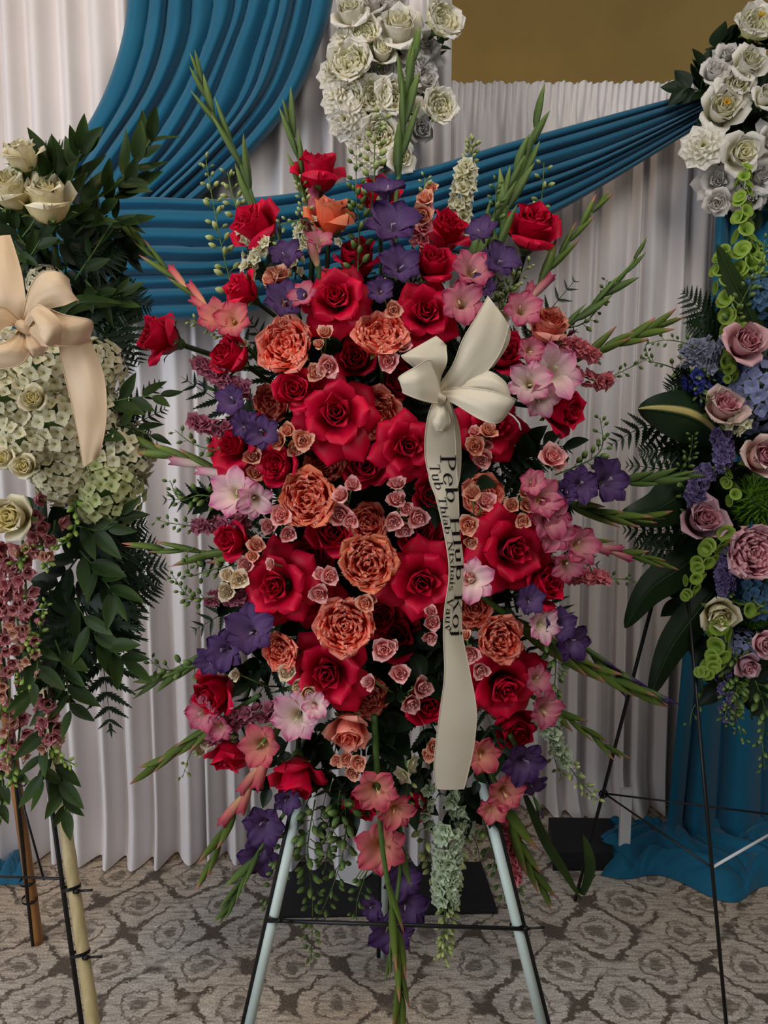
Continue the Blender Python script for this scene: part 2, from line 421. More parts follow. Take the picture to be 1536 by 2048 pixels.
def fold_profile(x, seed, period, sharp=1.0):
    """irregular gathered-cloth profile in -1..1"""
    rs = np.random.RandomState(seed)
    ph = np.zeros_like(x)
    for k in range(5):
        ph += rs.uniform(0.12, 0.42) * np.sin(x / period * 2 * math.pi * rs.uniform(0.13, 0.55) + rs.uniform(0, 6.28))
    a = (0.5 + 0.5 * np.sin(2 * math.pi * x / period + ph * 1.6)) ** 0.8
    return -(2 * a - 1) * 1.15 - 0.16 * np.sin(2 * math.pi * x / period * 1.6 + ph * 2 + 1.0)

def curtain(name, x0, x1, Y, z0, z1, period, amp, seed, header=False, puddle=0.03, nx=420, nz=70):
    xs = np.linspace(x0, x1, nx)
    zs = np.linspace(0, 1, nz)
    rs = np.random.RandomState(seed + 5)
    P = np.zeros((nz, nx, 3))
    cx = 0.5 * (x0 + x1)
    for j, t in enumerate(zs):
        z = z1 + (z0 - z1) * t
        drift = 0.012 * np.sin(2.2 * t + xs * 2.1 + seed) * t + 0.003 * np.sin(5 * t + xs * 7)
        g = fold_profile(xs + drift, seed, period, 0.8)
        fine = fold_profile(xs + 0.01 * np.sin(20 * t), seed + 3, 0.022, 1.0)
        k = 1.0
        y = Y + amp * (0.55 + 0.75 * t) * g * k
        if header:
            hz = (z1 - z)
            w = 1.0 / (1 + math.exp((hz - 0.10) / 0.012))      # 1 inside the gathered header
            y = Y + (1 - w) * amp * (0.55 + 0.75 * t) * g + (w * 0.006 + 0.0003) * fine
            if hz < 0.105 and hz > 0.085:
                y = y + 0.004
        bottom = max(0.0, (t - 0.93) / 0.07)
        y = y - puddle * bottom ** 2 * (0.6 + 0.6 * np.sin(xs * 11 + seed))
        zz = z + 0.012 * bottom * np.sin(xs * 23 + seed) + (0.004 * np.sin(xs * 90) if (header and t == 0) else 0)
        xx = xs + 0.25 * period * np.cos(2 * math.pi * xs / period) * 0.3 * min(1, t * 3) * 0
        P[j, :, 0] = xx; P[j, :, 1] = y; P[j, :, 2] = np.maximum(zz, 0.006)
    mb = MB(); mb.grid(P)
    return link(name, mb.mesh(name, M['white_cloth']))

YL, YR = 2.30, 2.62
tag(curtain('white_drape', -1.75, 0.19, YL, 0.0, 3.1, 0.082, 0.028, 23, nx=820), 'tall white drape behind the red spray and the blue swag', 'drape', 'white backdrop drapes')
tag(curtain('white_drape', 0.05, 1.14, YR, 0.0, 2.47, 0.074, 0.027, 37, header=True, puddle=0.10), 'lower white drape with a gathered top edge under the tan wall', 'drape', 'white backdrop drapes')

def swag(name, A, B, Yf, n_folds, amp, seed, ns=170, nt=70, sharp=0.62, thick_edges=True):
    """cloth lofted between edge curves A and B (pixel curves), gathered into n_folds along s."""
    rs = np.random.RandomState(seed)
    a = spline(A, nt); b = spline(B, nt)
    cuts = np.cumsum(np.concatenate([[0], rs.uniform(0.65, 1.35, n_folds)])); cuts /= cuts[-1]
    amps = rs.uniform(0.65, 1.15, n_folds)
    s = np.linspace(0, 1, ns)
    P = np.zeros((nt, ns, 3))
    for j in range(nt):
        t = j / (nt - 1)
        wob = 0.012 * np.sin(4 * t * 3.1 + s * 9 + seed)
        ss = np.clip(s + wob * np.sin(math.pi * s), 0, 1)
        idx = np.clip(np.searchsorted(cuts, ss, side='right') - 1, 0, n_folds - 1)
        u = (ss - cuts[idx]) / (cuts[idx + 1] - cuts[idx])
        # asymmetric rounded ridge with a crisp valley
        h = np.sin(math.pi * u ** 0.8) ** sharp * amps[idx] + 0.05 * np.sin(2 * math.pi * u + 2 * idx + 3 * t)
        px = a[j, 0] + (b[j, 0] - a[j, 0]) * s
        py = a[j, 1] + (b[j, 1] - a[j, 1]) * s
        for i in range(ns):
            Y = Yf(px[i], py[i], t, s[i]) - amp * h[i]
            P[j, i] = at(px[i], py[i], Y)
    mb = MB(); mb.grid(P)
    return link(name, mb.mesh(name, M['blue_cloth']))

o = swag('blue_drape', [(262, -190), (256, -20), (243, 80), (206, 190), (150, 290), (88, 385), (40, 440)],
         [(690, -190), (668, -10), (640, 90), (590, 200), (505, 305), (395, 400), (330, 445)],
         lambda x, y, t, s: 2.22 - 0.02 * math.sin(math.pi * s), 11, 0.045, 4)
tag(o, 'teal blue drape swept diagonally across the white backdrop', 'drape', 'teal blue drapes')
o = swag('blue_swag', [(20, 412), (170, 396), (300, 394), (450, 398), (600, 384), (700, 360), (850, 335), (1000, 290), (1200, 235), (1330, 200), (1425, 176)],
         [(20, 668), (170, 652), (300, 642), (440, 634), (600, 600), (720, 570), (850, 530), (1000, 475), (1110, 426), (1250, 345), (1425, 236)],
         lambda x, y, t, s: 2.15 + 0.36 * min(1.0, max(0.0, (x - 880) / 480.0)) ** 1.1, 8, 0.045, 9, ns=130, nt=110)
tag(o, 'teal blue swag hanging in horizontal folds behind the red spray', 'drape', 'teal blue drapes')

# right-hand upright blue drape with a puddle on the carpet
def blue_upright():
    a = spline([(1434, 380), (1424, 560), (1406, 760), (1388, 1000), (1370, 1250), (1350, 1480), (1338, 1600), (1330, 1688)], 50)
    ns = 150
    cuts_x = np.linspace(0, 1, ns)
    P = np.zeros((50, ns, 3))
    rs = np.random.RandomState(3)
    for j in range(50):
        if j < 50:
            x0, y0 = a[j]; Yb = 2.50 - 0.10 * (j / 49.0)
        for i, s in enumerate(cuts_x):
            g = 1.6 * abs(math.sin(math.pi * (s * 6.4 + 0.3 * math.sin(7 * s + j * 0.012) + 0.22))) ** 0.65 - 0.8
            if j < 50:
                px = x0 + (1740 - x0) * s
                p = at(px, y0, Yb - 0.055 * g * (0.6 + 0.4 * j / 49.0) - 0.01 * math.sin(19 * s))
                P[j, i] = p
    P[:, :, 2] = np.maximum(P[:, :, 2], 0.006)
    mb = MB(); mb.grid(P)
    return link('blue_drape', mb.mesh('blue_drape', M['blue_cloth']))
bu = blue_upright()
tag(bu, 'teal blue drape falling to the carpet behind the black wire easel', 'drape', 'teal blue drapes')
# its hem crumpled on the carpet
nx_, ny_ = 170, 60
P = np.zeros((ny_, nx_, 3))
for j in range(ny_):
    for i in range(nx_):
        u = i / (nx_ - 1.0); w = j / (ny_ - 1.0)
        front = 2.16 + 0.06 * math.sin(7 * u + 1) - 0.03 * math.sin(17 * u)
        Y = front + (2.44 - front) * w
        X = 0.665 + 0.72 * u + 0.02 * math.sin(9 * w)
        env = min(1.0, 5 * w) * min(1.0, 9 * u) * (1 - 0.3 * w)
        u2 = u * 13 + 1.2 * math.sin(w * 5 + u * 6); w2 = w * 5 + 1.3 * math.sin(u * 11)
        h = 0.042 * abs(math.sin(u2)) ** 0.6 + 0.030 * abs(math.sin(w2 + u2 * 0.5)) ** 0.6 + 0.020 * abs(math.sin(2.3 * u2 - 1.7 * w2)) ** 0.7
        P[j, i] = (X, Y, 0.004 + env ** 0.6 * h)
mb = MB(); mb.grid(P)
link('hem_puddle', mb.mesh('hem_puddle', M['blue_cloth']), bu)
# a corner of blue cloth on the carpet at the far left
mb = MB()
P = np.zeros((10, 16, 3))
for j in range(10):
    for i in range(16):
        q = at(-60 + i * 7.5, 1700 + j * 8.5, floor_y(1700 + j * 8.5))
        P[j, i] = (q.x, q.y, 0.012 + 0.03 * abs(math.sin(i * 0.8 + j * 0.5)) * math.sin(math.pi * j / 9.0))
mb.grid(P)
tag(link('blue_cloth', mb.mesh('blue_cloth', M['blue_cloth'])), 'crumpled corner of teal blue cloth on the carpet beside the brown bamboo pole', 'cloth')

# black base plates of the drape frame, white stub post, card on the centre plate
def plate(name, quad, h, label, notch=False):
    pts = [at(x, y, floor_y(y)) for x, y in quad]
    mb = MB()
    n = len(pts)
    mb.add([(p.x, p.y, 0.001) for p in pts] + [(p.x, p.y, h) for p in pts],
           [tuple(range(n, 2 * n)), tuple(reversed(range(n)))] + [(i, (i + 1) % n, n + (i + 1) % n, n + i) for i in range(n)])
    o = link(name, mb.mesh(name, M['black_plate'], False))
    return tag(o, label, 'base plate', 'drape frame base plates')
plate('base_plate', [(548, 1838), (996, 1828), (962, 1728), (585, 1728)], 0.008, 'flat black steel plate on the carpet under the red spray')
plate('base_plate', [(1106, 1742), (1226, 1742), (1220, 1670), (1096, 1668)], 0.06, 'black box-edged plate on the carpet beside the blue drape')
mb = MB()
b = at(1247, 1722, floor_y(1722) - 0.02)
mb.box((b.x, b.y, 0.13), (0.017, 0.006, 0.125))
mb.box((b.x, b.y, 0.004), (0.024, 0.012, 0.004))
tag(link('drape_post', mb.mesh('drape_post', M['white_plastic_and_lit_wire'], False)), 'white flat post stub standing before the blue cloth puddle', 'post')
mb = MB()
c = [at(672, 1765, floor_y(1765)), at(712, 1778, floor_y(1778)), at(745, 1752, floor_y(1752)), at(742, 1700, floor_y(1700)), at(665, 1715, floor_y(1715))]
mb.add([(p.x, p.y, 0.010) for p in c] + [(p.x, p.y, 0.014) for p in c],
       [(5, 6, 7, 8, 9), (4, 3, 2, 1, 0)] + [(i, (i + 1) % 5, 5 + (i + 1) % 5, 5 + i) for i in range(5)])
card = link('paper_card', mb.mesh('paper_card', M['card'], False))
tag(card, 'white paper card with olive lines lying on the black plate', 'card')
mb = MB()
for k in range(3):
    p0 = at(712 + k * 7, 1765, floor_y(1765)); p1 = at(735 + k * 5, 1730, floor_y(1730))
    d = (p1 - p0).normalized(); s_ = Vector((d.y, -d.x, 0)) * 0.0016
    q = [p0 - s_, p0 + s_, p1 + s_, p1 - s_]
    mb.add([(v.x, v.y, 0.0146) for v in q], [(0, 1, 2, 3)])
link('printed_lines', mb.mesh('printed_lines', M['card_green'], False), card)

# ------------------------------------------------------------------ plant library: petals
def petal(mb, L, W, th, r0=0.0, z0=0.0, phi=0.0, Rk=1.0, rmin=0.12, edge=0.0, ruf=0.0, rfreq=6.0, blunt=3.0, base=0.12, nu=7, nv=8, seed=0, tipfold=0.0):
    rs = np.random.RandomState(seed)
    v = np.linspace(0, 1, nv); s = np.linspace(-1, 1, nu)
    tt = np.linspace(0, 1, len(th))
    ang = np.radians(np.interp(v, tt, th))
    dv = 1.0 / (nv - 1)
    mid = 0.5 * (ang[1:] + ang[:-1])
    r = r0 + np.concatenate([[0], np.cumsum(np.sin(mid) * L * dv)])
    z = z0 + np.concatenate([[0], np.cumsum(np.cos(mid) * L * dv)])
    shape = (v + base) ** 0.7 * np.sqrt(np.maximum(1 - v ** blunt, 0.0))
    shape = shape / shape.max()
    w = W * shape
    w[-1] = max(w[-1], 0.05 * W)
    ph = rs.uniform(0, 6.28); ph2 = rs.uniform(0, 6.28)
    S, _ = np.meshgrid(s, v); VV = np.repeat(v[:, None], nu, 1)
    q = S * w[:, None]
    Rc = np.maximum(np.abs(r), rmin)[:, None] * Rk
    t_ = Rc * np.sin(np.clip(q / Rc, -2.6, 2.6)); dr = -Rc * (1 - np.cos(np.clip(q / Rc, -2.6, 2.6)))
    off = edge * W * np.abs(S) ** 2.2 * VV ** 1.5 + ruf * W * np.sin(rfreq * S + ph + 2 * VV) * VV ** 1.6 * (0.35 + np.abs(S)) + 0.35 * ruf * W * np.sin(2.3 * rfreq * S + ph2) * VV ** 2
    off = off - tipfold * W * (1 - np.abs(S)) * VV ** 4
    nr = np.cos(ang)[:, None]; nz = -np.sin(ang)[:, None]
    R = r[:, None] + dr + off * nr
    Z = z[:, None] + off * nz + 0.04 * W * VV * np.sin(3 * S + ph2)
    c, sn = math.cos(phi), math.sin(phi)
    P = np.stack([R * c - t_ * sn, R * sn + t_ * c, Z], -1)
    mb.grid(P, VV)

def kit(parts):
    return parts                     # list of (name, mesh, children)

GA = math.radians(137.5)
def rose_core(mat, seed, n=11, rmax=0.46, ztop=0.30, flare=35, ruf=0.05, res=(6, 5), name='inner_petals'):
    mb = MB(); rs = np.random.RandomState(seed)
    for i in range(n):
        k = (i + 0.5) / n
        rim = 0.05 + (rmax - 0.05) * k ** 0.9
        h = 0.62 + 0.1 * (1 - k)
        r0 = rim * 0.45
        lean = math.degrees(math.atan2(rim - r0, h))
        petal(mb, h, rim * rs.uniform(1.15, 1.5) + 0.03, [lean * 1.5, lean, lean * 0.6, lean + flare * k], r0, ztop - h + 0.08 * (1 - k), i * GA + rs.uniform(-.2, .2), 1.0, 0.05,
              edge=0.12 * k, ruf=ruf, rfreq=4, blunt=5, base=0.5, nu=res[0] + 1, nv=res[1], seed=seed * 31 + i)
    return (name, mb.mesh(name, mat), [])

def calyx_mesh(r=0.30, z=-0.62):
    mb = MB()
    zs = [z - 0.34, z - 0.22, z - 0.08, z + 0.1]; rr = [0.06, 0.17, 0.2, 0.24]
    P = np.array([[[rr[j] * math.cos(a), rr[j] * math.sin(a), zs[j]] for a in np.linspace(0, 2 * math.pi, 9)[:-1]] for j in range(4)])
    mb.grid(P, np.repeat(np.linspace(0, .5, 4)[:, None], 8, 1), close_u=True)
    for i in range(5):
        petal(mb, 0.75, 0.11, [70, 40, 50, 120], 0.12, z - 0.12, i * 1.2566, 1.2, 0.2, blunt=1.6, base=0.6, nu=3, nv=6, seed=i)
    return mb.mesh('calyx', M['sepal'])
def stem_mesh(z0=-0.85, L=3.0, r=0.085):
    mb = MB()
    mb.tube([(0, 0, z0), (0.03, 0.02, z0 - L * 0.3), (0.0, 0.05, z0 - L * 0.65), (0.05, 0.0, z0 - L)], [r, r * 1.0, r * 1.1, r * 1.1], 6)
    return mb.mesh('stem', M['stem_dark'])
CALYX = calyx_mesh(); STEM = stem_mesh()
STEM_LONG = stem_mesh(L=5.0)

def rose_open(seed, mat, core, long=False):
    """reflexed rose: coiled heart, petals turned back into points; outer radius 1"""
    rs = np.random.RandomState(seed)
    parts = [rose_core(core, seed, 11, 0.40, 0.26, 40)]
    n = 0
    for i in range(5):                                     # half-open collar
        mb = MB()
        petal(mb, 0.98, 0.44, [40, 22, 40, 80 + rs.uniform(-10, 15)], 0.16, -0.58, i * 1.2566 + rs.uniform(-.25, .25), 1.15, 0.15, edge=0.42, ruf=0.07, rfreq=3.2, blunt=2.4, base=0.25, nu=9, nv=9, seed=seed * 17 + i)
        parts.append(('petal', mb.mesh('petal', mat), []))
    for i in range(7):
        mb = MB()
        petal(mb, 1.22 * rs.uniform(0.9, 1.1), 0.46 * rs.uniform(0.88, 1.1), [55, 45, 70, 100, 135 + rs.uniform(-20, 25)], 0.14, -0.66, i * 0.8976 + rs.uniform(-.2, .2), 1.6, 0.3,
              edge=0.62 * rs.uniform(0.7, 1.2), ruf=0.08, rfreq=3.0, blunt=2.0, base=0.22, nu=9, nv=11, seed=seed * 19 + i)
        parts.append(('petal', mb.mesh('petal', mat), []))
    parts.append(('calyx', CALYX, [])); parts.append(('stem', STEM, []))
    return parts

def rose_cup(seed, mat, core, n_out=7, opened=0.0, ek=1.0, bl=2.6):
    """cup-shaped rose, petals closed around the heart; radius about 0.8"""
    rs = np.random.RandomState(seed)
    parts = [rose_core(core, seed, 12, 0.56, 0.34, 30)]
    for i in range(4):
        mb = MB()
        petal(mb, 1.18, 0.62, [72, 30, 8, 2 + 8 * opened, 26], 0.08, -0.62, i * 1.5708 + rs.uniform(-.3, .3), 1.0, 0.15, edge=0.10, ruf=0.03, rfreq=3, blunt=3.4, base=0.3, nu=9, nv=9, seed=seed * 13 + i)
        parts.append(('petal', mb.mesh('petal', mat), []))
    for i in range(n_out - 4):
        mb = MB()
        petal(mb, 1.22, 0.60, [80, 42, 14, 16 + 30 * opened, 62 + 50 * opened + rs.uniform(-15, 20)], 0.1, -0.70, i * 2.094 + 0.5 + rs.uniform(-.3, .3), 1.05, 0.2, edge=(0.28 + 0.2 * opened) * ek, ruf=0.04, rfreq=3, blunt=bl, base=0.3, nu=9, nv=10, seed=seed * 23 + i)
        parts.append(('petal', mb.mesh('petal', mat), []))
    parts.append(('calyx', CALYX, [])); parts.append(('stem', STEM, []))
    return parts

def rose_garden(seed, mat, core, n_out=9, deep=0.0, name='ruffled_heart'):
    """many-petalled quartered rose: ruffled folds inside a round cup; radius 1"""
    rs = np.random.RandomState(seed)
    mb = MB()
    rings = [(0.07, 4), (0.16, 6), (0.26, 8), (0.36, 10), (0.46, 11), (0.56, 12), (0.66, 12), (0.75, 12)]
    for ri, (rho, n) in enumerate(rings):
        for i in range(n):
            h = 0.30 + 0.12 * rs.rand()
            top = 0.14 - deep * (1 - rho) * 0.5 + 0.14 * rho + rs.uniform(-.035, .035)
            lean = rs.uniform(-12, 14) + 16 * rho
            petal(mb, h, 0.15 + 0.16 * rho, [lean, lean * 0.8, lean + 22], rho + rs.uniform(-.03, .03), top - h, i * 2 * math.pi / n + rs.uniform(-.5, .5), rs.uniform(0.5, 1.6) * (1 if rs.rand() < .75 else -1), 0.12,
                  ruf=0.27, rfreq=rs.uniform(3, 5.5), blunt=8, base=0.8, nu=13, nv=5, seed=seed * 101 + ri * 17 + i)
    parts = [(name, mb.mesh(name, core), [])]
    for i in range(n_out):
        m2 = MB()
        o = i >= 5
        petal(m2, 1.22 + 0.06 * o, 0.52, [88, 62, 28, 12 + 14 * o, 30 + 34 * o + rs.uniform(-12, 14)], 0.1, -0.52 - 0.04 * o, i * GA + rs.uniform(-.2, .2), 1.0, 0.2, edge=0.10 + 0.10 * o, ruf=0.06, rfreq=7, blunt=4, base=0.3, nu=11, nv=9, seed=seed * 29 + i)
        parts.append(('petal', m2.mesh('petal', mat), []))
    parts.append(('calyx', CALYX, [])); parts.append(('stem', STEM, []))
    return parts

def rose_mini(seed, mat):
    rs = np.random.RandomState(seed)
    nm, core, _ = rose_core(mat, seed, 9, 0.55, 0.30, 45, res=(5, 4), name='bloom')
    ch = []
    for i in range(6):
        mb = MB(); o = i % 2
        petal(mb, 1.08 + 0.12 * o, 0.56, [80, 45, 18, 30 + 6 * o, 78 + 14 * o + rs.uniform(-15, 15)], 0.1, -0.6 - 0.03 * o, i * 2.2 + rs.uniform(-.25, .25), 1.0, 0.2, edge=0.06, ruf=0.07, rfreq=3, blunt=3.6, base=0.3, nu=9, nv=8, seed=seed * 7 + i)
        ch.append(('petal', mb.mesh('petal', mat)))
    ch.append(('calyx', CALYX))
    return (nm, core, ch)

def glad_floret(seed, mat):
    """flared six-petalled gladiolus floret, radius about 1, opening along +Z"""
    rs = np.random.RandomState(seed)
    mb = MB()
    zs = np.linspace(-0.95, -0.35, 4); rr = [0.07, 0.11, 0.15, 0.22]
    P = np.array([[[rr[j] * math.cos(a), rr[j] * math.sin(a), zs[j]] for a in np.linspace(0, 2 * math.pi, 9)[:-1]] for j in range(4)])
    mb.grid(P, np.full((4, 8), 0.35), close_u=True)
    for i in range(3):
        a = i * 0.5 - 0.5
        mb.tube([(0, 0, -0.5), (0.05 * math.cos(a), 0.08 + 0.03 * math.sin(a), -0.1), (0.12 * math.sin(a), 0.16, 0.12)], [0.02, 0.02, 0.03], 4, attr=0.05)
    ch = []
    for i in range(6):
        m2 = MB()
        inner = i % 2
        petal(m2, 1.28 * rs.uniform(0.92, 1.08), (0.46 if inner else 0.40) * rs.uniform(0.9, 1.1), [14, 22, 48, 78 + rs.uniform(-14, 14), 108 + rs.uniform(-20, 24)], 0.10, -0.62 + 0.03 * inner, i * 1.0472 + rs.uniform(-.1, .1), 1.3, 0.22,
              edge=-0.04, ruf=0.20, rfreq=6.5, blunt=2.8, base=0.18, nu=9, nv=9, seed=seed * 41 + i)
        ch.append(('petal', m2.mesh('petal', mat)))
    return ('floret', mb.mesh('floret', mat), ch)

def lathe_bud(name, mat, prof, n=7, bend=0.0, flat=1.0, attr=None):
    mb = MB()
    m = len(prof)
    P = np.zeros((m, n, 3)); A = np.zeros((m, n))
    for j, (r, z) in enumerate(prof):
        for k in range(n):
            a = 2 * math.pi * k / n
            P[j, k] = (r * math.cos(a) + bend * z * z, r * flat * math.sin(a), z)
        A[j] = z / prof[-1][1]
    mb.grid(P, A, close_u=True)
    return mb.mesh(name, mat)
GB = [(0.05, 0), (0.095, 0.15), (0.112, 0.36), (0.095, 0.6), (0.055, 0.82), (0.008, 1.0)]
BUD = {k: lathe_bud('bud', M[k], GB, 7, 0.10, 0.62) for k in ('bud_pink', 'bud_purple', 'bud_dark')}
# tinted half-open gladiolus buds (furled petals showing colour)
def furled(mat, seed):
    mb = MB()
    for i in range(4):
        petal(mb, 1.0, 0.22, [16, 10, 2, -4, 14], 0.05, 0, i * 1.57 + 0.3 * seed, 1.0, 0.06, ruf=0.12, rfreq=5, blunt=3, base=0.3, nu=6, nv=7, seed=seed + i)
    return mb.mesh('opening_bud', mat)
FURL = {k: furled(M[k], 3) for k in ('glad_pink', 'glad_pale', 'glad_salmon', 'glad_purple')}
FLOR = {k: [glad_floret(s, M[k]) for s in (1, 2)] for k in ('glad_pink', 'glad_pale', 'glad_salmon', 'glad_purple')}

def leaf_mesh(name, mat, L=1.0, W=0.2, fold=0.25, bend=0.15, nu=5, nv=9, point=1.0, across=False):
    v = np.linspace(0, 1, nv); s = np.linspace(-1, 1, nu)
    sh = np.sin(math.pi * v ** 0.8) ** 0.85 * (1 - 0.25 * v * point); sh = sh / sh.max()
    P = np.zeros((nv, nu, 3)); A = np.zeros((nv, nu))
    for j in range(nv):
        for i in range(nu):
            x = s[i] * W * sh[j]
            P[j, i] = (x, -fold * abs(x) + bend * L * v[j] ** 2, v[j] * L)
            A[j, i] = (s[i] * 0.5 + 0.5) if across else (0.35 + 0.65 * v[j]) * (0.75 + 0.25 * abs(s[i]))
    P[-1, :, 0] *= 0.2
    mb = MB(); mb.grid(P, A)
    return mb.mesh(name, mat)
LEAF = [leaf_mesh('leaf', M['leaf'], 1, 0.19, -0.3, b) for b in (0.12, -0.16, 0.3)]
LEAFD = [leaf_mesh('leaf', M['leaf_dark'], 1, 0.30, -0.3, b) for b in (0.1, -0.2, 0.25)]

def pinna_mesh():
    """one serrated fern pinna lying along +Z, toothed on both sides"""
    mb = MB(); n = 7
    V = []; A = []; F = []
    for k in range(n + 1):
        z = k / n
        w = 0.20 * (1 - z) ** 0.8 * min(1.0, 0.35 + 2.2 * z) + 0.004
        V += [(0, -0.012, z), (-w * 0.55, 0.0, z + 0.02), (w * 0.55, 0.0, z + 0.02)]; A += [.1, .5, .5]
    m = len(V)
    for k in range(n):
        b = k * 3; c = b + 3
        F += [(b, b + 1, c + 1, c), (b, c, c + 2, b + 2)]
        z = (k + 0.75) / n; w = 0.20 * (1 - z) ** 0.8 * min(1.0, 0.5 + 2.2 * z) + 0.012
        V += [(-w, 0.015, z + 0.09), (w, 0.015, z + 0.09)]; A += [1, 1]
        F += [(b + 1, m + 2 * k, c + 1), (b + 2, c + 2, m + 2 * k + 1)]
    mb.add(V, F, A)
    return mb.mesh('pinna', M['fern'])
PINNA = pinna_mesh()

def floret5(name, mat, n=5, W=0.42, op=72, seed=0, ruf=0.1, layers=1, blunt=3.0, res=4):
    mb = MB(); rs = np.random.RandomState(seed)
    for l in range(layers):
        for i in range(n):
            petal(mb, 1.0 - 0.3 * l, W, [30, op - 30 * l, op + 14 - 30 * l], 0.05, -0.25 + 0.1 * l, (i + 0.5 * l) * 2 * math.pi / n + rs.uniform(-.15, .15), 1.6, 0.3, ruf=ruf, rfreq=4, blunt=blunt, base=0.25, nu=res, nv=res, seed=seed + i)
    return mb.mesh(name, mat)
FL5 = {k: [floret5('floret', M[k], 5, 0.45, 66, s, layers=2) for s in (0, 7)] for k in ('lark_white', 'lark_pink', 'lark_mauve', 'lark_mint', 'lark_violet', 'lark_blue', 'lark_grey')}
HYD = {k: [floret5('floret', M[k], 4, 0.50, 74, s, 0.05, blunt=2.0, res=5) for s in (1, 5)] for k in ('hyd_white', 'hyd_green', 'hyd_blue', 'hyd_deep')}
LB = [(0.04, -0.7), (0.05, -0.05), (0.24, 0.12), (0.32, 0.4), (0.26, 0.7), (0.10, 0.92), (0.01, 1.0)]
LBUD = {k: lathe_bud('bud', M[k], LB, 6) for k in ('lark_bud', 'lark_green', 'snap_green')}

def snap_mesh(mat, seed):
    mb = MB(); rs = np.random.RandomState(seed)
    for i, (ph, W, th) in enumerate([(0.0, 0.5, [60, 20, 10, 60]), (0.9, 0.4, [60, 25, 30, 90]), (-0.9, 0.4, [60, 25, 30, 90]), (math.pi, 0.5, [60, 20, 15, 80]), (math.pi + .8, 0.4, [60, 25, 30, 90]), (math.pi - .8, 0.4, [60, 25, 30, 90])]):
        petal(mb, 1.1, W, th, 0.05, -0.4, ph, 1.1, 0.2, ruf=0.16, rfreq=4, blunt=4, base=0.5, nu=6, nv=6, seed=seed + i)
    return mb.mesh('blossom', mat)
SNAP = {k: snap_mesh(M[k], 4) for k in ('snap_pink', 'snap_peach')}
def bell_mesh():
    mb = MB()
    prof = [(0.05, -0.55), (0.16, -0.4), (0.34, -0.1), (0.62, 0.12), (0.88, 0.2), (0.98, 0.16)]
    n = 10
    P = np.array([[[r * (1 + 0.08 * math.sin(5 * a)) * math.cos(a), r * (1 + 0.08 * math.sin(5 * a)) * math.sin(a), z] for a in np.linspace(0, 2 * math.pi, n + 1)[:-1]] for r, z in prof])
    mb.grid(P, np.repeat(np.linspace(0, 1, len(prof))[:, None], n, 1), close_u=True)
    return mb.mesh('bell', M['bell'])
BELL = bell_mesh()

# ------------------------------------------------------------------ labels by place
LM = [('the cream bow', 890, 740), ('the ribbon lettering', 905, 1090), ('the topmost red rose', 635, 330), ('the orange rose', 660, 425),
      ('the cream larkspur', 925, 380), ('the peach rosebud', 1097, 645), ('the star-shaped red rose', 672, 825), ('the small cupped red rose', 590, 778),
      ('the pale coral rose', 570, 690), ('the dusky coral rose', 762, 670), ('the flame-orange rose', 735, 1125), ('the red rose touching the lettering', 845, 1165),
      ('the nodding peach rose', 697, 1465), ('the ribbon end', 905, 1560), ('the downturned red rose', 592, 1560), ('the topmost purple floret', 770, 375),
      ('the white-throated gladiolus', 1105, 745), ('the easel crossbar', 800, 1840), ('the cream spray roses', 460, 1170), ('the outlying red rose', 310, 670),
      ('the lone pink spray rose', 1105, 912), ('the outermost purple gladiolus', 1215, 960), ('the salmon gladiolus', 762, 1695), ('the mint-white stock', 885, 1760),
      ('the widest coral rose', 615, 995), ('the creased coral rose', 690, 1250), ('the purple gladiolus pair', 497, 1262), ('the lowest purple floret', 780, 1860),
      ('the long drooping gladiolus', 1060, 1290), ('the raspberry rose by the bow', 985, 850),
      ('the champagne bow', 60, 630), ('the pale bamboo pole', 150, 1800), ('the cream rose pair', 90, 380), ('the large white rose', 20, 1030),
      ('the green-white hydrangea', 215, 985), ('the white curtain hem', 250, 1600), ('the ruscus tips', 230, 310),
      ('the pink rose', 1492, 683), ('the cream rosebud', 1440, 1228), ('the striped leaf', 1340, 840), ('the green pompom', 1510, 990), ('the black wire easel', 1220, 1560),
      ('the mauve rose', 1408, 1035), ('the tall bells of Ireland', 1482, 450), ('the blue drape puddle', 1380, 1700), ('the yellow-hearted silk rose', 1447, 215),
      ('the large silk rose', 795, 50), ('the gathered drape top', 1150, 150), ('the silk rose by the wall', 885, 35), ('the lowest silk rose', 800, 312)]
USED = set()
def place_label(desc, px, py, avoid=()):
    c = sorted(((math.hypot(px - x, py - y), n, x, y) for n, x, y in LM if n not in avoid and math.hypot(px - x, py - y) > 14))
    def rel(n, x, y):
        dx, dy = px - x, py - y
        if abs(dy) > 1.1 * abs(dx):
            return 'above' if dy < 0 else 'below'
        return 'beside'
    cand = []
    for i in range(4):
        d, n, x, y = c[i]
        cand.append(f'{desc} {rel(n, x, y)} {n}')
        if i == 0:
            cand.append(f'{desc} {rel(n, x, y)} {n} towards {c[1][1]}')
            cand.append(f'{desc} between {n} and {c[1][1]}')
            cand.append(f'{desc} {rel(n, x, y)} {n} towards {c[2][1]}')
    for k in range(4):
        for j in range(k + 1, 6):
            cand.append(f'{desc} between {c[k][1]} and {c[j][1]}')
    for w in ('upper', 'lower', 'inner', 'outer'):
        cand += [f'{w} {x}' for x in list(cand)]
    for t in cand:
        if t not in USED and len(t.split()) <= 16:
            USED.add(t); return t
    return cand[0]

# ------------------------------------------------------------------ assembling plants
def build(name, parts, Mx, label, cat, group):
    """a thing: an Empty carrying the placed copies of its parts"""
    r = link(name, None, None, Mx)
    r.empty_display_size = 0.02
    tag(r, label, cat, group)
    for pn, me, ch in parts:
        p = link(pn, me, r)
        for cn, cm in ch:
            link(cn, cm, p)
    return r

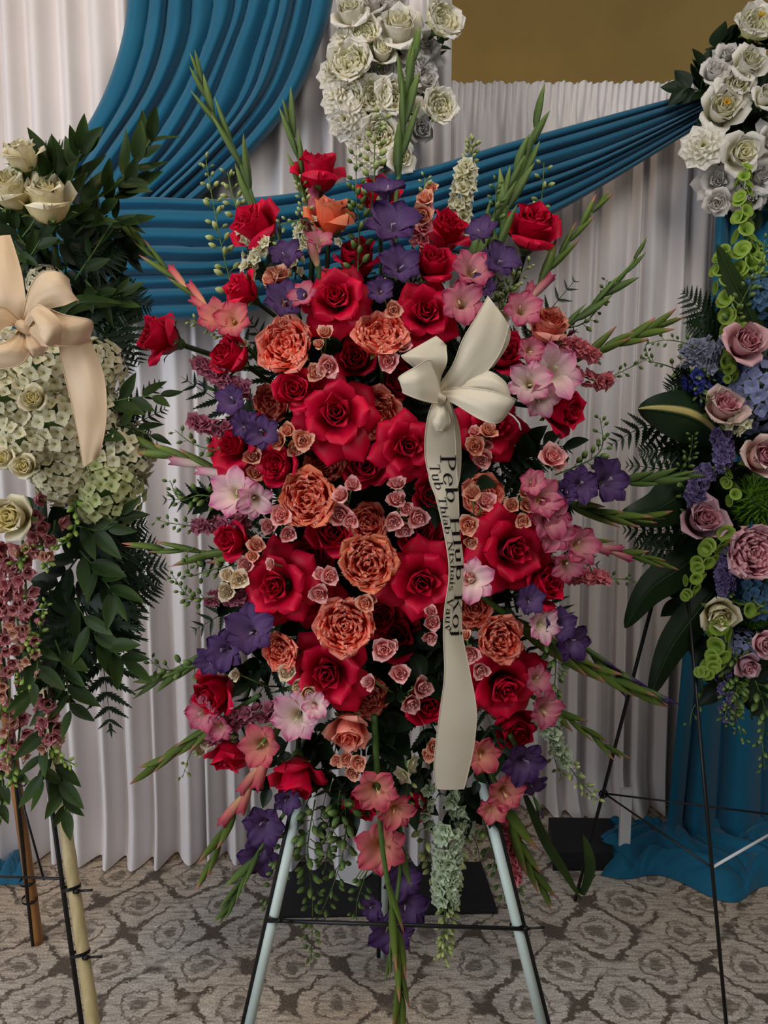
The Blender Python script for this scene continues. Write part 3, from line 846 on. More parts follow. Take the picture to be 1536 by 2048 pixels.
def ysurf(px, py):
    r2 = ((px - 760) / 500.0) ** 2 + ((py - 960) / 800.0) ** 2
    return 1.70 - 0.25 * math.sqrt(max(0.0, 1 - r2))

PROTO = {}
PROTO['R'] = [rose_open(s, M['red'], M['red_core']) for s in (1, 2, 3, 4)]
PROTO['B'] = [rose_cup(s, M['red'], M['red_core'], 7, 0.1) for s in (5, 6, 7)]
PROTO['S'] = [rose_cup(s, M['red'], M['red_core'], 9, 1.0) for s in (8, 9)]          # cup with turned-down skirt
PROTO['G'] = [rose_garden(s, M['coral'], M['coral_core']) for s in (11, 12, 13)]
PROTO['GO'] = [rose_garden(15, M['orange'], M['coral_core'])]
PROTO['O'] = [rose_cup(16, M['orange'], M['coral_core'], 9, 0.8)]
PROTO['P'] = [rose_cup(17, M['peach'], M['coral_core'], 8, 0.2)]
MINI = {k: [rose_mini(s, M[k]) for s in (21, 22)] for k in ('mini_pink', 'mini_peach', 'mini_cream')}
RAD = {'R': 1.0, 'B': 0.80, 'S': 0.95, 'G': 0.98, 'GO': 0.98, 'O': 0.92, 'P': 0.85}
rng = random.Random(7)

def rose(kind, px, py, d, dx, dy, lay=0, label=None, name='rose', group='roses in the red spray', Y=None, protos=None, rad=None, i=None, cat='rose'):
    pr = (protos or PROTO[kind])
    parts = pr[(i if i is not None else rng.randrange(len(pr))) % len(pr)]
    if Y is None:
        Y = ysurf(px, py) + (0.0, 0.07, 0.13)[lay]
    s = d * 0.5 * mpp(py, Y) / (rad or RAD[kind])
    ax = facing(dx, dy)
    return build(name, parts, frame(at(px, py, Y) + ax * 0.0, ax, rng.uniform(0, 6.28), s), label, cat, group)

# ------------------------------------------------------------------ the red spray: roses
RED = [  # kind, px, py, diameter, dx, dy, layer, label
 ('S', 637, 335, 122, 0.10, 0.86, 0, 'topmost red rose seen side-on, petals turned down, above the orange rose'),
 ('S', 505, 448, 124, -0.55, 0.45, 0, 'red rose with folded-back petals leaning over the blue swag beside green gladiolus'),
 ('S', 1068, 450, 132, 0.15, 0.62, 0, 'red rose with drooping skirt petals in front of the blue swag'),
 ('B', 480, 577, 82, -0.65, 0.45, 0, 'tight red rosebud in profile below the leaning red rose'),
 ('B', 458, 708, 88, -0.55, 0.30, 0, 'tight red rosebud in profile above mauve larkspur'),
 ('S', 312, 672, 118, -0.80, 0.20, 0, 'red rose on a long stem reaching towards the champagne bow arrangement'),
 ('R', 672, 592, 134, -0.10, 0.15, 0, 'wide open red rose under the dark red rose near the top'),
 ('B', 715, 512, 98, 0.0, 0.70, 1, 'dark red rose seen side-on beneath the orange rose'),
 ('S', 868, 524, 102, 0.10, 0.55, 0, 'ruffled red rose opening upward below the dark red rose'),
 ('B', 895, 458, 100, 0.35, 0.62, 1, 'dark red rose in front of the cream larkspur'),
 ('R', 852, 622, 126, 0.0, 0.05, 0, 'red rose with curled centre petals above the cream bow loops'),
 ('B', 590, 780, 88, -0.10, 0.10, 0, 'small cupped red rose with a dark heart under the pale coral rose'),
 ('R', 672, 825, 156, 0.0, 0.05, 0, 'star-shaped red rose with pointed petals and coiled heart'),
 ('B', 710, 715, 84, 0.0, 0.1, 1, 'shadowed dark red rose beneath the dusky coral rose'),
 ('R', 815, 892, 122, 0.10, 0.0, 0, 'red rose tucked against the ribbon above its lettering'),
 ('B', 730, 930, 98, 0.0, 0.0, 1, 'shadowed dark red rose below the star-shaped red rose'),
 ('R', 466, 890, 138, -0.50, 0.15, 0, 'large red rose facing the white curtain above the striped pink floret'),
 ('B', 557, 932, 84, -0.40, 0.10, 0, 'cupped red rose beside the widest coral rose'),
 ('R', 988, 855, 128, 0.20, 0.0, 1, 'raspberry red rose half hidden under the cream bow'),
 ('B', 1008, 705, 92, 0.2, 0.2, 1, 'dark red rose behind the upright bow tail'),
 ('B', 1130, 822, 98, 0.60, -0.20, 0, 'red rosebud in profile below the white-throated gladiolus'),
 ('B', 463, 1080, 80, -0.55, 0.05, 0, 'red rosebud beside the green gladiolus tip on the curtain'),
 ('R', 550, 1172, 150, -0.25, 0.0, 0, 'open red rose with spiral heart beside the cream spray roses'),
 ('R', 622, 1195, 118, 0.1, -0.1, 1, 'red rose pressed behind the spiral-hearted red rose'),
 ('R', 845, 1165, 146, 0.0, 0.0, 0, 'red rose touching the ribbon lettering'),
 ('R', 1028, 1100, 148, 0.25, 0.05, 0, 'bright red star rose beside pink gladiolus florets'),
 ('B', 1090, 1172, 98, 0.55, 0.30, 0, 'deep red cupped bud below the bright red star rose'),
 ('R', 655, 1348, 152, -0.05, 0.0, 0, 'big red rose over the lower rim of the creased coral rose'),
 ('R', 1010, 1375, 148, 0.15, -0.20, 0, 'red rose with lifted petals beside the lower ribbon'),
 ('B', 426, 1388, 100, -0.50, -0.25, 0, 'red rosebud under the purple gladiolus pair'),
 ('B', 1030, 1458, 96, 0.25, -0.35, 1, 'dark red rose under the red rose with lifted petals'),
 ('B', 455, 1515, 84, -0.20, -0.80, 0, 'red rose hanging head-down in front of the white curtain'),
 ('S', 592, 1562, 122, 0.0, -0.80, 0, 'downturned red rose above the purple gladiolus at the lower edge'),
 ('B', 725, 1612, 80, 0.0, -0.7, 1, 'dark red rose behind the pink florets low in the middle'),
 ('B', 832, 1617, 82, 0.1, -0.7, 1, 'dark red rose hanging below the ribbon end'),
 ('B', 858, 1410, 92, 0.0, 0.0, 1, 'shadowed red rose behind the lower ribbon'),
 ('B', 790, 1272, 104, 0.0, 0.1, 2, 'very dark red rose deep beside the creased coral rose'),
 ('B', 668, 1062, 104, 0.0, 0.0, 1, 'shadowed red rose between the widest coral rose and the flame-orange rose'),
 ('B', 760, 1230, 92, 0.0, 0.0, 2, 'very dark red rose deep below the flame-orange rose'),
 ('B', 1018, 1668, 64, 0.2, -0.6, 1, 'small dark red rose behind the drooping pink gladiolus'),
 ('B', 962, 1082, 92, 0.0, 0.1, 1, 'shadowed red rose between the lettering and the bright red star rose'),
 ('B', 838, 1062, 96, 0.0, 0.0, 2, 'very dark red rose deep above the rose touching the lettering'),
 ('B', 625, 1110, 90, 0.0, 0.0, 2, 'very dark red rose deep beside the flame-orange rose'),
 ('B', 760, 388, 90, 0.0, 0.6, 2, 'red rose peeping out behind the topmost purple floret'),
 ('B', 868, 990, 88, 0.0, 0.0, 2, 'very dark red rose deep behind the start of the lettering'),
 ('B', 800, 760, 84, 0.0, 0.0, 2, 'very dark red rose deep beside the cream bow loops'),
]
for k, (kind, px, py, d, dx, dy, lay, lab) in enumerate(RED):
    rose(kind, px, py, d * (1.1 if kind == 'R' else 1.06), dx, dy, lay, lab, 'red_rose', 'red roses in the spray', i=k)

CORAL = [
 ('G', 572, 692, 126, -0.30, 0.15, 0, 'pale coral rose with tightly ruffled face above the small cupped red rose'),
 ('G', 762, 672, 120, 0.0, 0.55, 0, 'dusky coral rose opening upward above the shadowed dark red rose'),
 ('G', 545, 808, 92, -0.50, 0.0, 1, 'coral rose half covered by the small cupped red rose'),
 ('G', 752, 832, 122, 0.40, 0.0, 1, 'coral rose behind the star-shaped red rose'),
 ('GO', 615, 997, 128, -0.20, 0.05, 0, 'widest coral rose with an orange lobe, above pink spray roses'),
 ('GO', 735, 1125, 124, 0.05, 0.0, 0, 'flame-orange rose with creased petals in the middle of the spray'),
 ('G', 690, 1252, 126, 0.0, 0.05, 0, 'creased coral rose directly above the big red rose'),
 ('G', 562, 1302, 86, -0.45, -0.10, 0, 'small coral rose beside the purple gladiolus pair'),
 ('G', 1000, 1278, 104, 0.25, 0.0, 0, 'coral rose framed by the ribbon and the drooping gladiolus stem'),
 ('G', 965, 992, 96, 0.25, 0.15, 1, 'coral rose with two pale spray roses resting on it'),
 ('O', 660, 425, 118, 0.10, 0.86, 0, 'orange rose seen side-on beneath the topmost red rose'),
 ('P', 1097, 648, 100, 0.20, 0.62, 0, 'peach rosebud standing above the white-throated gladiolus'),
 ('P', 697, 1465, 100, 0.0, -0.55, 0, 'nodding peach rose under the big red rose'),
 ('G', 945, 1215, 92, 0.2, 0.0, 1, 'shadowed coral rose pressed against the end of the lettering'),
 ('G', 735, 1045, 88, 0.0, 0.2, 1, 'shadowed coral rose behind the flame-orange rose'),
 ('G', 648, 930, 88, 0.0, 0.3, 1, 'coral rose peeping above the widest coral rose'),
 ('G', 735, 1392, 96, 0.2, -0.2, 1, 'shadowed pink-coral rose behind the big red rose'),
]
for k, (kind, px, py, d, dx, dy, lay, lab) in enumerate(CORAL):
    rose(kind, px, py, d, dx, dy, lay, lab, 'peach_rose' if kind == 'P' else 'coral_rose', 'coral roses in the spray', i=k)

# ------------------------------------------------------------------ spray roses: one branched stem carries several blooms
def spray(blooms, col, label, lay=0, yf=ysurf, dY=-0.015, group='spray rose stems', foot=None):
    cx = sum(b[0] for b in blooms) / len(blooms); cy = sum(b[1] for b in blooms) / len(blooms)
    base = at(cx, cy + 10, yf(cx, cy) + 0.12)
    r = link('spray_rose', None, None, Matrix.Translation(base)); tag(r, label, 'spray rose', group)
    mb = MB()
    for k, (px, py, d) in enumerate(blooms):
        Y = yf(px, py) + dY + rng.uniform(-.012, .012)
        p = at(px, py, Y)
        dx = max(-.6, min(.6, (px - cx) / 90.0 + rng.uniform(-.15, .15))); dy = max(-.6, min(.6, (cy - py) / 90.0 + rng.uniform(-.1, .25)))
        ax = facing(dx, dy)
        s = d * 0.58 * mpp(py, Y) / 0.86
        nm, me, ch = MINI[col if isinstance(col, str) else col[k % len(col)]][k % 2]
        b = link(nm, me, r, Matrix.Translation(-base) @ frame(p, ax, rng.uniform(0, 6), s))
        for cn, cm in ch:
            link(cn, cm, b)
        q = p - ax * s * 0.9
        mid = (q - base) * 0.45 + Vector((0, 0, -0.01)) - ax * 0.01
        mb.tube([(0, 0, 0), mid, q - base], [0.0022, 0.0018, 0.0016], 5)
    link('stem', mb.mesh('stem', M['stem']), r)
    return r
PK, PE, CR = 'mini_pink', 'mini_peach', 'mini_cream'
SPRAYS = [
 ([(584, 602, 38), (565, 642, 28), (556, 545, 46), (540, 560, 34)], PE), ([(650, 664, 32), (638, 688, 22), (656, 733, 44), (632, 745, 36)], [PE, PE, PK, PE]),
 ([(765, 574, 36), (787, 620, 34)], PE), ([(776, 722, 42), (806, 690, 32)], PK), ([(940, 632, 38), (985, 640, 34), (950, 668, 24)], PK),
 ([(575, 860, 30), (606, 880, 42), (556, 882, 34), (590, 898, 32)], PE), ([(505, 912, 36), (512, 945, 34), (500, 970, 28)], PE), ([(682, 990, 34), (706, 968, 32), (680, 1030, 46), (702, 1042, 30)], PK),
 ([(794, 966, 34), (793, 998, 38), (813, 1018, 28), (836, 1036, 42), (787, 1043, 36), (808, 1060, 34)], PK),
 ([(562, 1030, 42), (537, 1052, 32), (576, 1068, 32)], PK), ([(512, 1090, 34), (490, 1130, 34), (505, 1112, 24)], [PE, PK, PE]),
 ([(478, 1158, 38), (452, 1184, 36), (455, 1150, 30)], CR), ([(660, 1152, 36), (638, 1187, 38), (640, 1148, 26)], PK), ([(730, 1207, 36), (742, 1198, 22)], PE),
 ([(866, 1245, 32), (861, 1276, 30), (862, 1222, 24)], PK), ([(768, 1300, 46), (786, 1290, 22)], PK), ([(800, 1346, 38), (845, 1375, 42), (823, 1408, 40), (738, 1365, 32)], PK),
 ([(948, 862, 24), (977, 860, 38), (950, 892, 38), (966, 918, 36), (975, 890, 20)], [PK, PE, PE, PK, PK]), ([(1105, 912, 50), (1118, 928, 28)], PK),
 ([(945, 986, 36), (972, 1002, 40), (936, 1050, 40), (942, 1085, 28)], [PE, PK, PE, PE]), ([(1023, 1010, 30), (1052, 984, 28), (1056, 1010, 32), (1046, 1042, 30)], PE),
 ([(942, 1308, 36), (962, 1342, 34), (930, 1270, 24)], [PK, PK, PE]), ([(695, 1520, 30), (674, 1522, 26), (716, 1526, 32), (706, 1546, 30)], PE),
 ([(574, 1345, 34), (616, 1386, 32), (596, 1372, 26), (470, 1350, 26)], CR), ([(415, 1480, 34), (400, 1500, 24)], CR), ([(540, 1128, 24), (935, 1150, 40)], PK),
 ([(850, 395, 34), (845, 430, 40), (862, 375, 26)], PE), ([(870, 1495, 34), (858, 1510, 28)], PE),
]
NM = {PK: 'pink spray roses', PE: 'peach spray roses', CR: 'cream spray roses'}
NUMW = {1: 'single', 2: 'two', 3: 'three', 4: 'four', 5: 'five', 6: 'six'}
for bl, col in SPRAYS:
    cx = sum(b[0] for b in bl) / len(bl); cy = sum(b[1] for b in bl) / len(bl)
    c0 = col if isinstance(col, str) else col[0]
    spray(bl, col, place_label(f'stem of {NUMW[len(bl)]} {NM[c0]}', cx, cy))

# ------------------------------------------------------------------ gladioli
def glad(path, col, florets, label, bud='bud_pink', n_buds=8, Y0=None, Y1=None, size=58, tipbuds=True, stem_r=0.0055, name='gladiolus', yf=ysurf, furl=(), group='gladioli in the spray', bsize=1.0, hide_stem=0.0):
    """path: pixel polyline from base to tip; florets: (px,py,d,dx,dy)"""
    n = 18
    pp = spline(path, n)
    b0 = yf(*path[0]) + 0.03 if Y0 is None else Y0
    b1 = yf(*path[-1]) - 0.02 if Y1 is None else Y1
    pts = [at(p[0], p[1], b0 + (b1 - b0) * (i / (n - 1.0))) for i, p in enumerate(pp)]
    base = pts[0]
    r = link(name, None, None, Matrix.Translation(base)); tag(r, label, 'gladiolus', group)
    mb = MB(); mb.tube([p - base for p in pts], [stem_r * (1 - 0.6 * i / (n - 1)) for i in range(n)], 7)
    link('stem', mb.mesh('stem', M['stem']), r)
    Tb = Matrix.Translation(-base)
    side = 1
    for k in range(n_buds):
        t = (hide_stem + (1 - hide_stem) * (k + 0.6) / n_buds) * 0.93
        i = t * (n - 1); i0 = int(i)
        p = pts[i0].lerp(pts[min(i0 + 1, n - 1)], i - i0)
        tang = (pts[min(i0 + 1, n - 1)] - pts[max(i0 - 1, 0)]).normalized()
        sd = tang.cross(FWD).normalized() * side
        side = -side
        ax = (tang * 1.0 + sd * (0.16 - 0.05 * t) - FWD * 0.08).normalized()
        L = size * (1.30 - 0.45 * t) * mpp(path[-1][1], b1) * bsize * rng.uniform(0.9, 1.12)
        use = furl and k < len(furl) and furl[k]
        me = FURL[col] if use else BUD[bud]
        link('opening_bud' if use else 'bud', me, r, Tb @ frame(p, ax, rng.uniform(0, 6), L * (0.72 if use else 1.0)) @ Matrix.Diagonal((0.85, 0.85, 1, 1)))
    if tipbuds:
        tang = (pts[-1] - pts[-3]).normalized()
        link('bud', BUD[bud], r, Tb @ frame(pts[-2], tang, 0, size * 0.75 * mpp(path[-1][1], b1)) @ Matrix.Diagonal((0.7, 0.7, 1, 1)))
    for k, (px, py, d, dx, dy) in enumerate(florets):
        Y = yf(px, py) - 0.035
        s = d * 0.5 * mpp(py, Y) / 1.0
        nm, me, ch = FLOR[col][k % 2]
        ax = facing(dx, dy)
        f = link(nm, me, r, Tb @ frame(at(px, py, Y), ax, rng.uniform(0, 6), s))
        for cn, cm in ch:
            link(cn, cm, f)
    return r
GP, GPA, GS, GV = 'glad_pink', 'glad_pale', 'glad_salmon', 'glad_purple'
def blade(path, label, w=14, Y=(1.6, 1.55), col='leaf'):
    a = spline(path, 14)
    P = np.zeros((14, 3, 3))
    for j in range(14):
        t = j / 13.0
        x, y = a[j]; x2, y2 = a[min(j + 1, 13)]; x1, y1 = a[max(j - 1, 0)]
        L = math.hypot(x2 - x1, y2 - y1) or 1
        nx, ny = -(y2 - y1) / L, (x2 - x1) / L
        ww = w * math.sin(math.pi * min(0.98, 0.12 + 0.86 * t) ** 0.9) * 0.5
        Yc = Y[0] + (Y[1] - Y[0]) * t
        P[j, 0] = at(x + nx * ww, y + ny * ww, Yc); P[j, 1] = at(x, y, Yc + 0.004); P[j, 2] = at(x - nx * ww, y - ny * ww, Yc)
    mb = MB(); mb.grid(P, np.repeat(np.linspace(.2, 1, 14)[:, None], 3, 1))
    return tag(link('gladiolus_leaf', mb.mesh('gladiolus_leaf', M[col])), label, 'leaf', 'loose gladiolus leaves')

glad([(520, 450), (478, 320), (425, 225), (398, 150)], GP, [], 'tall green gladiolus spike crossing the diagonal blue drape', 'bud_purple', 8, size=95, bsize=1.0)
glad([(640, 560), (622, 440), (600, 330), (582, 252)], GP, [(640, 480, 60, 0.1, 0.6), (605, 590, 66, -0.3, 0.4)], 'green gladiolus spike in front of the topmost red rose', 'bud_purple', 6, size=105, furl=(1, 1, 0, 0))
glad([(795, 560), (790, 420), (805, 290), (812, 190), (828, 100)], GV, [(770, 378, 96, -0.1, 0.75), (785, 446, 118, 0.0, 0.45), (800, 530, 92, 0.1, 0.25), (760, 580, 60, 0, 0)], 'tallest gladiolus with three purple florets under its green spike', 'bud_purple', 8, size=105, hide_stem=0.35)
glad([(985, 560), (1010, 430), (1050, 330), (1078, 228)], GV, [(962, 460, 70, -0.3, 0.5), (1000, 520, 88, 0.2, 0.4), (965, 572, 60, 0, 0.2)], 'green gladiolus spike beside the drooping-skirt red rose with purple florets below', 'bud_purple', 9, size=95)
glad([(925, 590), (960, 490), (1005, 400), (1040, 318)], GP, [(945, 540, 92, 0.2, 0.3), (925, 605, 96, 0, 0.1)], 'gladiolus spike leaning on the drooping-skirt red rose with dusky pink florets', 'bud_purple', 7, size=90)
glad([(1030, 640), (1085, 560), (1140, 480), (1200, 405)], GP, [(1045, 618, 84, 0.1, 0.2), (1060, 700, 60, .2, 0)], 'gladiolus spike above the peach rosebud tipped with pink buds', 'bud_pink', 8, size=82, furl=(1, 1, 0, 0, 0))
glad([(1100, 680), (1180, 615), (1240, 560), (1278, 505)], GP, [], 'slim green gladiolus tip pointing at the drape above the peach rosebud', 'bud_purple', 7, size=80, bsize=0.9)
glad([(1090, 760), (1165, 715), (1250, 680), (1325, 648)], GPA, [(1108, 745, 126, 0.25, 0.15), (1058, 765, 96, -0.2, 0.1), (1082, 800, 80, 0.2, -0.4)], 'white-throated pale pink gladiolus with a green tip over the drape', 'bud_pink', 8, size=86, hide_stem=0.3)
glad([(1100, 965), (1200, 968), (1290, 962), (1370, 952)], GV, [(1160, 970, 84, 0.2, 0.1), (1215, 962, 104, 0.35, 0.2), (1130, 985, 60, 0, -.2)], 'outermost purple gladiolus pointing at the striped leaf arrangement', 'bud_purple', 6, size=85, hide_stem=0.4)
glad([(1040, 1000), (1120, 1010), (1210, 1030), (1298, 1036)], GP, [(1085, 995, 92, 0.3, 0.2), (1100, 1035, 96, 0.3, -0.1), (1065, 965, 60, 0, .3)], 'pink gladiolus with green buds beneath the outermost purple gladiolus', 'bud_pink', 7, size=92, hide_stem=0.3)
glad([(1070, 1080), (1150, 1085), (1240, 1105), (1312, 1122)], GP, [(1160, 1090, 90, 0.4, 0.2), (1110, 1065, 86, 0.2, -0.2), (1135, 1130, 76, 0.2, -0.4)], 'frilled pink gladiolus reaching over the drape beside the bright red star rose', 'bud_pink', 8, size=80, hide_stem=0.3, furl=(0, 1, 1, 1, 0, 0))
glad([(950, 1180), (1040, 1250), (1150, 1320), (1290, 1388)], GPA, [(1085, 1250, 82, 0.5, 0.1), (945, 1160, 96, 0, 0.1)], 'long drooping gladiolus with thick green stem beside the coral rose', 'bud_pink', 10, size=108, stem_r=0.0075, hide_stem=0.25)
glad([(1080, 1200), (1140, 1270), (1210, 1330), (1300, 1386)], GV, [(1120, 1250, 76, 0.2, 0.2), (1145, 1285, 86, 0.4, -0.2), (1060, 1200, 66, 0, .2)], 'purple gladiolus hanging behind the long drooping gladiolus', 'bud_dark', 5, size=92, Y0=1.70, Y1=1.68, hide_stem=0.4)
glad([(1060, 1390), (1110, 1420), (1170, 1460), (1222, 1500)], GP, [(1090, 1420, 84, 0.4, -0.1), (1075, 1360, 70, 0.5, 0.2)], 'pink gladiolus with forked green tip below the drooping gladiolus', 'bud_pink', 7, size=76, furl=(1, 0, 0, 0))
glad([(975, 1530), (1005, 1600), (1045, 1700), (1086, 1776)], GS, [(1010, 1585, 88, 0.2, -0.2), (965, 1510, 80, 0.1, 0.0), (985, 1620, 66, -0.2, -0.3)], 'salmon pink gladiolus hanging towards the carpet beside the ribbon end', 'bud_pink', 6, size=100, hide_stem=0.35)
glad([(1020, 1470), (1045, 1520), (1060, 1570), (1075, 1620)], GV, [(1048, 1525, 100, 0.2, -0.3), (1065, 1568, 66, 0.3, -0.6)], 'dark purple gladiolus floret below the dark red rose near the ribbon', 'bud_dark', 3, size=56)
glad([(748, 1430), (755, 1560), (765, 1700), (790, 1850), (800, 1960), (798, 2046)], GS, [(752, 1580, 96, 0.0, -0.15), (792, 1622, 84, 0.3, -0.3), (762, 1694, 112, 0.0, 0.0)], 'salmon gladiolus hanging down the middle past the easel crossbar', 'bud_pink', 8, size=110, stem_r=0.0075, Y1=1.52, hide_stem=0.48)
glad([(800, 1640), (800, 1740), (785, 1860), (778, 1920)], GV, [(805, 1760, 84, 0.2, -0.1), (815, 1815, 92, 0.3, 0.1), (782, 1862, 100, -0.1, -0.2), (745, 1815, 56, -0.4, 0)], 'purple gladiolus with the lowest floret in front of the easel crossbar', 'bud_purple', 3, size=66, Y1=1.58)
glad([(575, 1420), (520, 1530), (460, 1640), (415, 1742)], GS, [(522, 1490, 96, -0.3, 0.0)], 'peach gladiolus with opening buds slanting down to the carpet', 'bud_pink', 8, size=96, stem_r=0.007, furl=(1, 1, 1, 1, 0, 0), hide_stem=0.2)
glad([(610, 1560), (560, 1640), (500, 1730), (455, 1818)], GV, [(528, 1650, 92, -0.1, 0.0), (520, 1712, 90, -0.1, -0.2), (575, 1600, 60, 0, 0)], 'purple gladiolus hanging below the downturned red rose', 'bud_purple', 6, size=84, hide_stem=0.55)
glad([(520, 1390), (440, 1440), (370, 1490), (298, 1538)], GP, [(405, 1425, 84, -0.4, 0.0), (440, 1455, 60, -0.3, -0.3)], 'pink gladiolus pointing down across the white curtain', 'bud_pink', 7, size=86, hide_stem=0.3)
glad([(560, 1220), (480, 1270), (390, 1325), (300, 1368)], GV, [(500, 1260, 110, -0.1, 0.3), (450, 1300, 90, -0.2, 0.0), (418, 1322, 66, -0.4, -0.2)], 'purple gladiolus pair with green tip across the white curtain', 'bud_purple', 7, size=92, hide_stem=0.45)
glad([(520, 1090), (450, 1106), (380, 1102), (303, 1096)], GP, [], 'green gladiolus tip lying across the curtain below the red rosebud', 'bud_pink', 6, size=92, bsize=0.95)
glad([(540, 970), (450, 945), (360, 915), (266, 885)], GPA, [(468, 985, 108, -0.3, 0.1), (510, 1000, 80, 0.2, -0.3)], 'striped pink gladiolus with a red-tipped bud spike pointing at the hydrangea', 'bud_pink', 7, size=90, hide_stem=0.25, furl=(1, 0, 1, 0, 0))
glad([(520, 720), (430, 630), (340, 545), (256, 460)], GS, [(430, 632, 78, -0.3, 0.2), (465, 640, 80, -0.1, 0.1)], 'salmon gladiolus with furled buds crossing the blue swag', 'bud_pink', 9, size=84, hide_stem=0.3, furl=(1, 1, 0, 1, 0, 0))
glad([(640, 1420), (600, 1432), (560, 1450), (530, 1480)], GPA, [(592, 1432, 108, -0.15, 0.1), (630, 1410, 60, .2, .2)], 'pale pink gladiolus floret above the peach gladiolus', 'bud_pink', 3, size=50)
glad([(600, 640), (580, 580), (566, 520), (560, 470)], GV, [(570, 600, 90, 0, 0.3), (572, 508, 76, 0, 0.5)], 'shadowed purple gladiolus behind the wide open red rose', 'bud_dark', 3, size=56, Y0=1.68, Y1=1.68)
glad([(500, 850), (470, 810), (445, 790), (420, 775)], GV, [(462, 800, 70, -0.2, 0.1), (525, 865, 76, 0, 0), (490, 850, 66, 0, 0)], 'shadowed purple gladiolus above the large red rose facing the curtain', 'bud_dark', 3, size=46, Y0=1.69, Y1=1.69)
blade([(1050, 1590), (1090, 1680), (1130, 1745), (1162, 1800)], 'long green gladiolus leaf bending towards the black box-edged plate', 20, (1.66, 1.72))
blade([(1165, 1790), (1180, 1740), (1176, 1700), (1166, 1668)], 'upright green gladiolus leaf in front of the black box-edged plate', 22, (1.72, 1.74))
blade([(1140, 1770), (1160, 1782), (1178, 1764), (1192, 1748)], 'short green gladiolus leaf tip beside the wire easel foot', 10, (1.72, 1.74))
blade([(1130, 1290), (1180, 1330), (1225, 1350), (1262, 1356)], 'slim green leaf under the purple gladiolus by the wire easel', 12, (1.68, 1.68))

# ------------------------------------------------------------------ greenery
def frond(path, W, label, Y0, Y1, group='fern fronds', n=13, droop=0.0, name='fern_frond'):
    """rachis along the pixel path with paired serrated pinnae; W = widest half width in pixels"""
    m = 14
    pp = spline(path, m)
    pts = [at(p[0], p[1], Y0 + (Y1 - Y0) * i / (m - 1.0)) for i, p in enumerate(pp)]
    base = pts[0]
    r = link(name, None, None, Matrix.Translation(base)); tag(r, label, 'fern', group)
    mb = MB(); mb.tube([p - base for p in pts], [0.0022 * (1 - 0.75 * i / (m - 1)) for i in range(m)], 4)
    link('rachis', mb.mesh('rachis', M['stem_dark']), r)
    sc = mpp(path[0][1], Y0)
    jt = rng.uniform(-.3, .3)
    for k in range(n):
        t = 0.10 + 0.88 * k / (n - 1)
        i = t * (m - 1); i0 = min(int(i), m - 2)
        p = pts[i0].lerp(pts[i0 + 1], i - i0)
        tang = (pts[min(i0 + 2, m - 1)] - pts[max(i0 - 1, 0)]).normalized()
        side = tang.cross(FWD).normalized()
        L = W * sc * (1 - t) ** 0.75 * 1.06 + 8 * sc
        for sgn in (-1, 1):
            ax = (side * sgn * (1.0 - 0.25 * t) + tang * 0.62 - FWD * rng.uniform(-.25, .15)).normalized()
            nrm = -FWD + side * 0.2 * jt
            x = ax.cross(nrm).normalized(); y = ax.cross(x) * -1
            R = Matrix((x, y, ax)).transposed().to_4x4()
            link('pinna', PINNA, r, Matrix.Translation(p - base) @ R @ Matrix.Diagonal((L * 1.0, L, L, 1)))
    tang = (pts[-1] - pts[-3]).normalized()
    link('pinna', PINNA, r, Matrix.Translation(pts[-2] - base) @ frame(Vector(), tang, 0.0, W * sc * 0.25))
    return r

def leafy(path, n, size, label, Y0, Y1, kind='leaf', group='leafy stems', name='ruscus_stem', cat='leafy stem', spread=0.8, start=0.15):
    m = 12
    pp = spline(path, m)
    pts = [at(p[0], p[1], Y0 + (Y1 - Y0) * i / (m - 1.0)) for i, p in enumerate(pp)]
    base = pts[0]
    r = link(name, None, None, Matrix.Translation(base)); tag(r, label, cat, group)
    mb = MB(); mb.tube([p - base for p in pts], [0.0026 * (1 - 0.6 * i / (m - 1)) for i in range(m)], 5)
    link('stem', mb.mesh('stem', M['stem_dark' if kind == 'leaf_dark' else 'stem']), r)
    LS = LEAF if kind == 'leaf' else LEAFD
    sc = mpp(path[0][1], Y0)
    for k in range(n + 1):
        t = start + (1 - start) * k / n
        i = t * (m - 1); i0 = min(int(i), m - 2)
        p = pts[i0].lerp(pts[i0 + 1], i - i0)
        tang = (pts[min(i0 + 1, m - 1)] - pts[max(i0 - 1, 0)]).normalized()
        side = tang.cross(FWD).normalized() * (1 if k % 2 else -1)
        ax = (tang + side * spread * rng.uniform(0.6, 1.2) * (0.1 if k == n else 1) - FWD * rng.uniform(-.5, .6)).normalized()
        L = size * sc * rng.uniform(0.75, 1.15) * (1.0 - 0.25 * t)
        nrm = (-FWD + RGT * rng.uniform(-.8, .8) + UPV * rng.uniform(-.2, .9)).normalized()
        x = ax.cross(nrm).normalized(); y = ax.cross(x) * -1
        R = Matrix((x, y, ax)).transposed().to_4x4()
        link('leaf', LS[rng.randrange(3)], r, Matrix.Translation(p - base) @ R @ Matrix.Scale(L, 4))
    return r

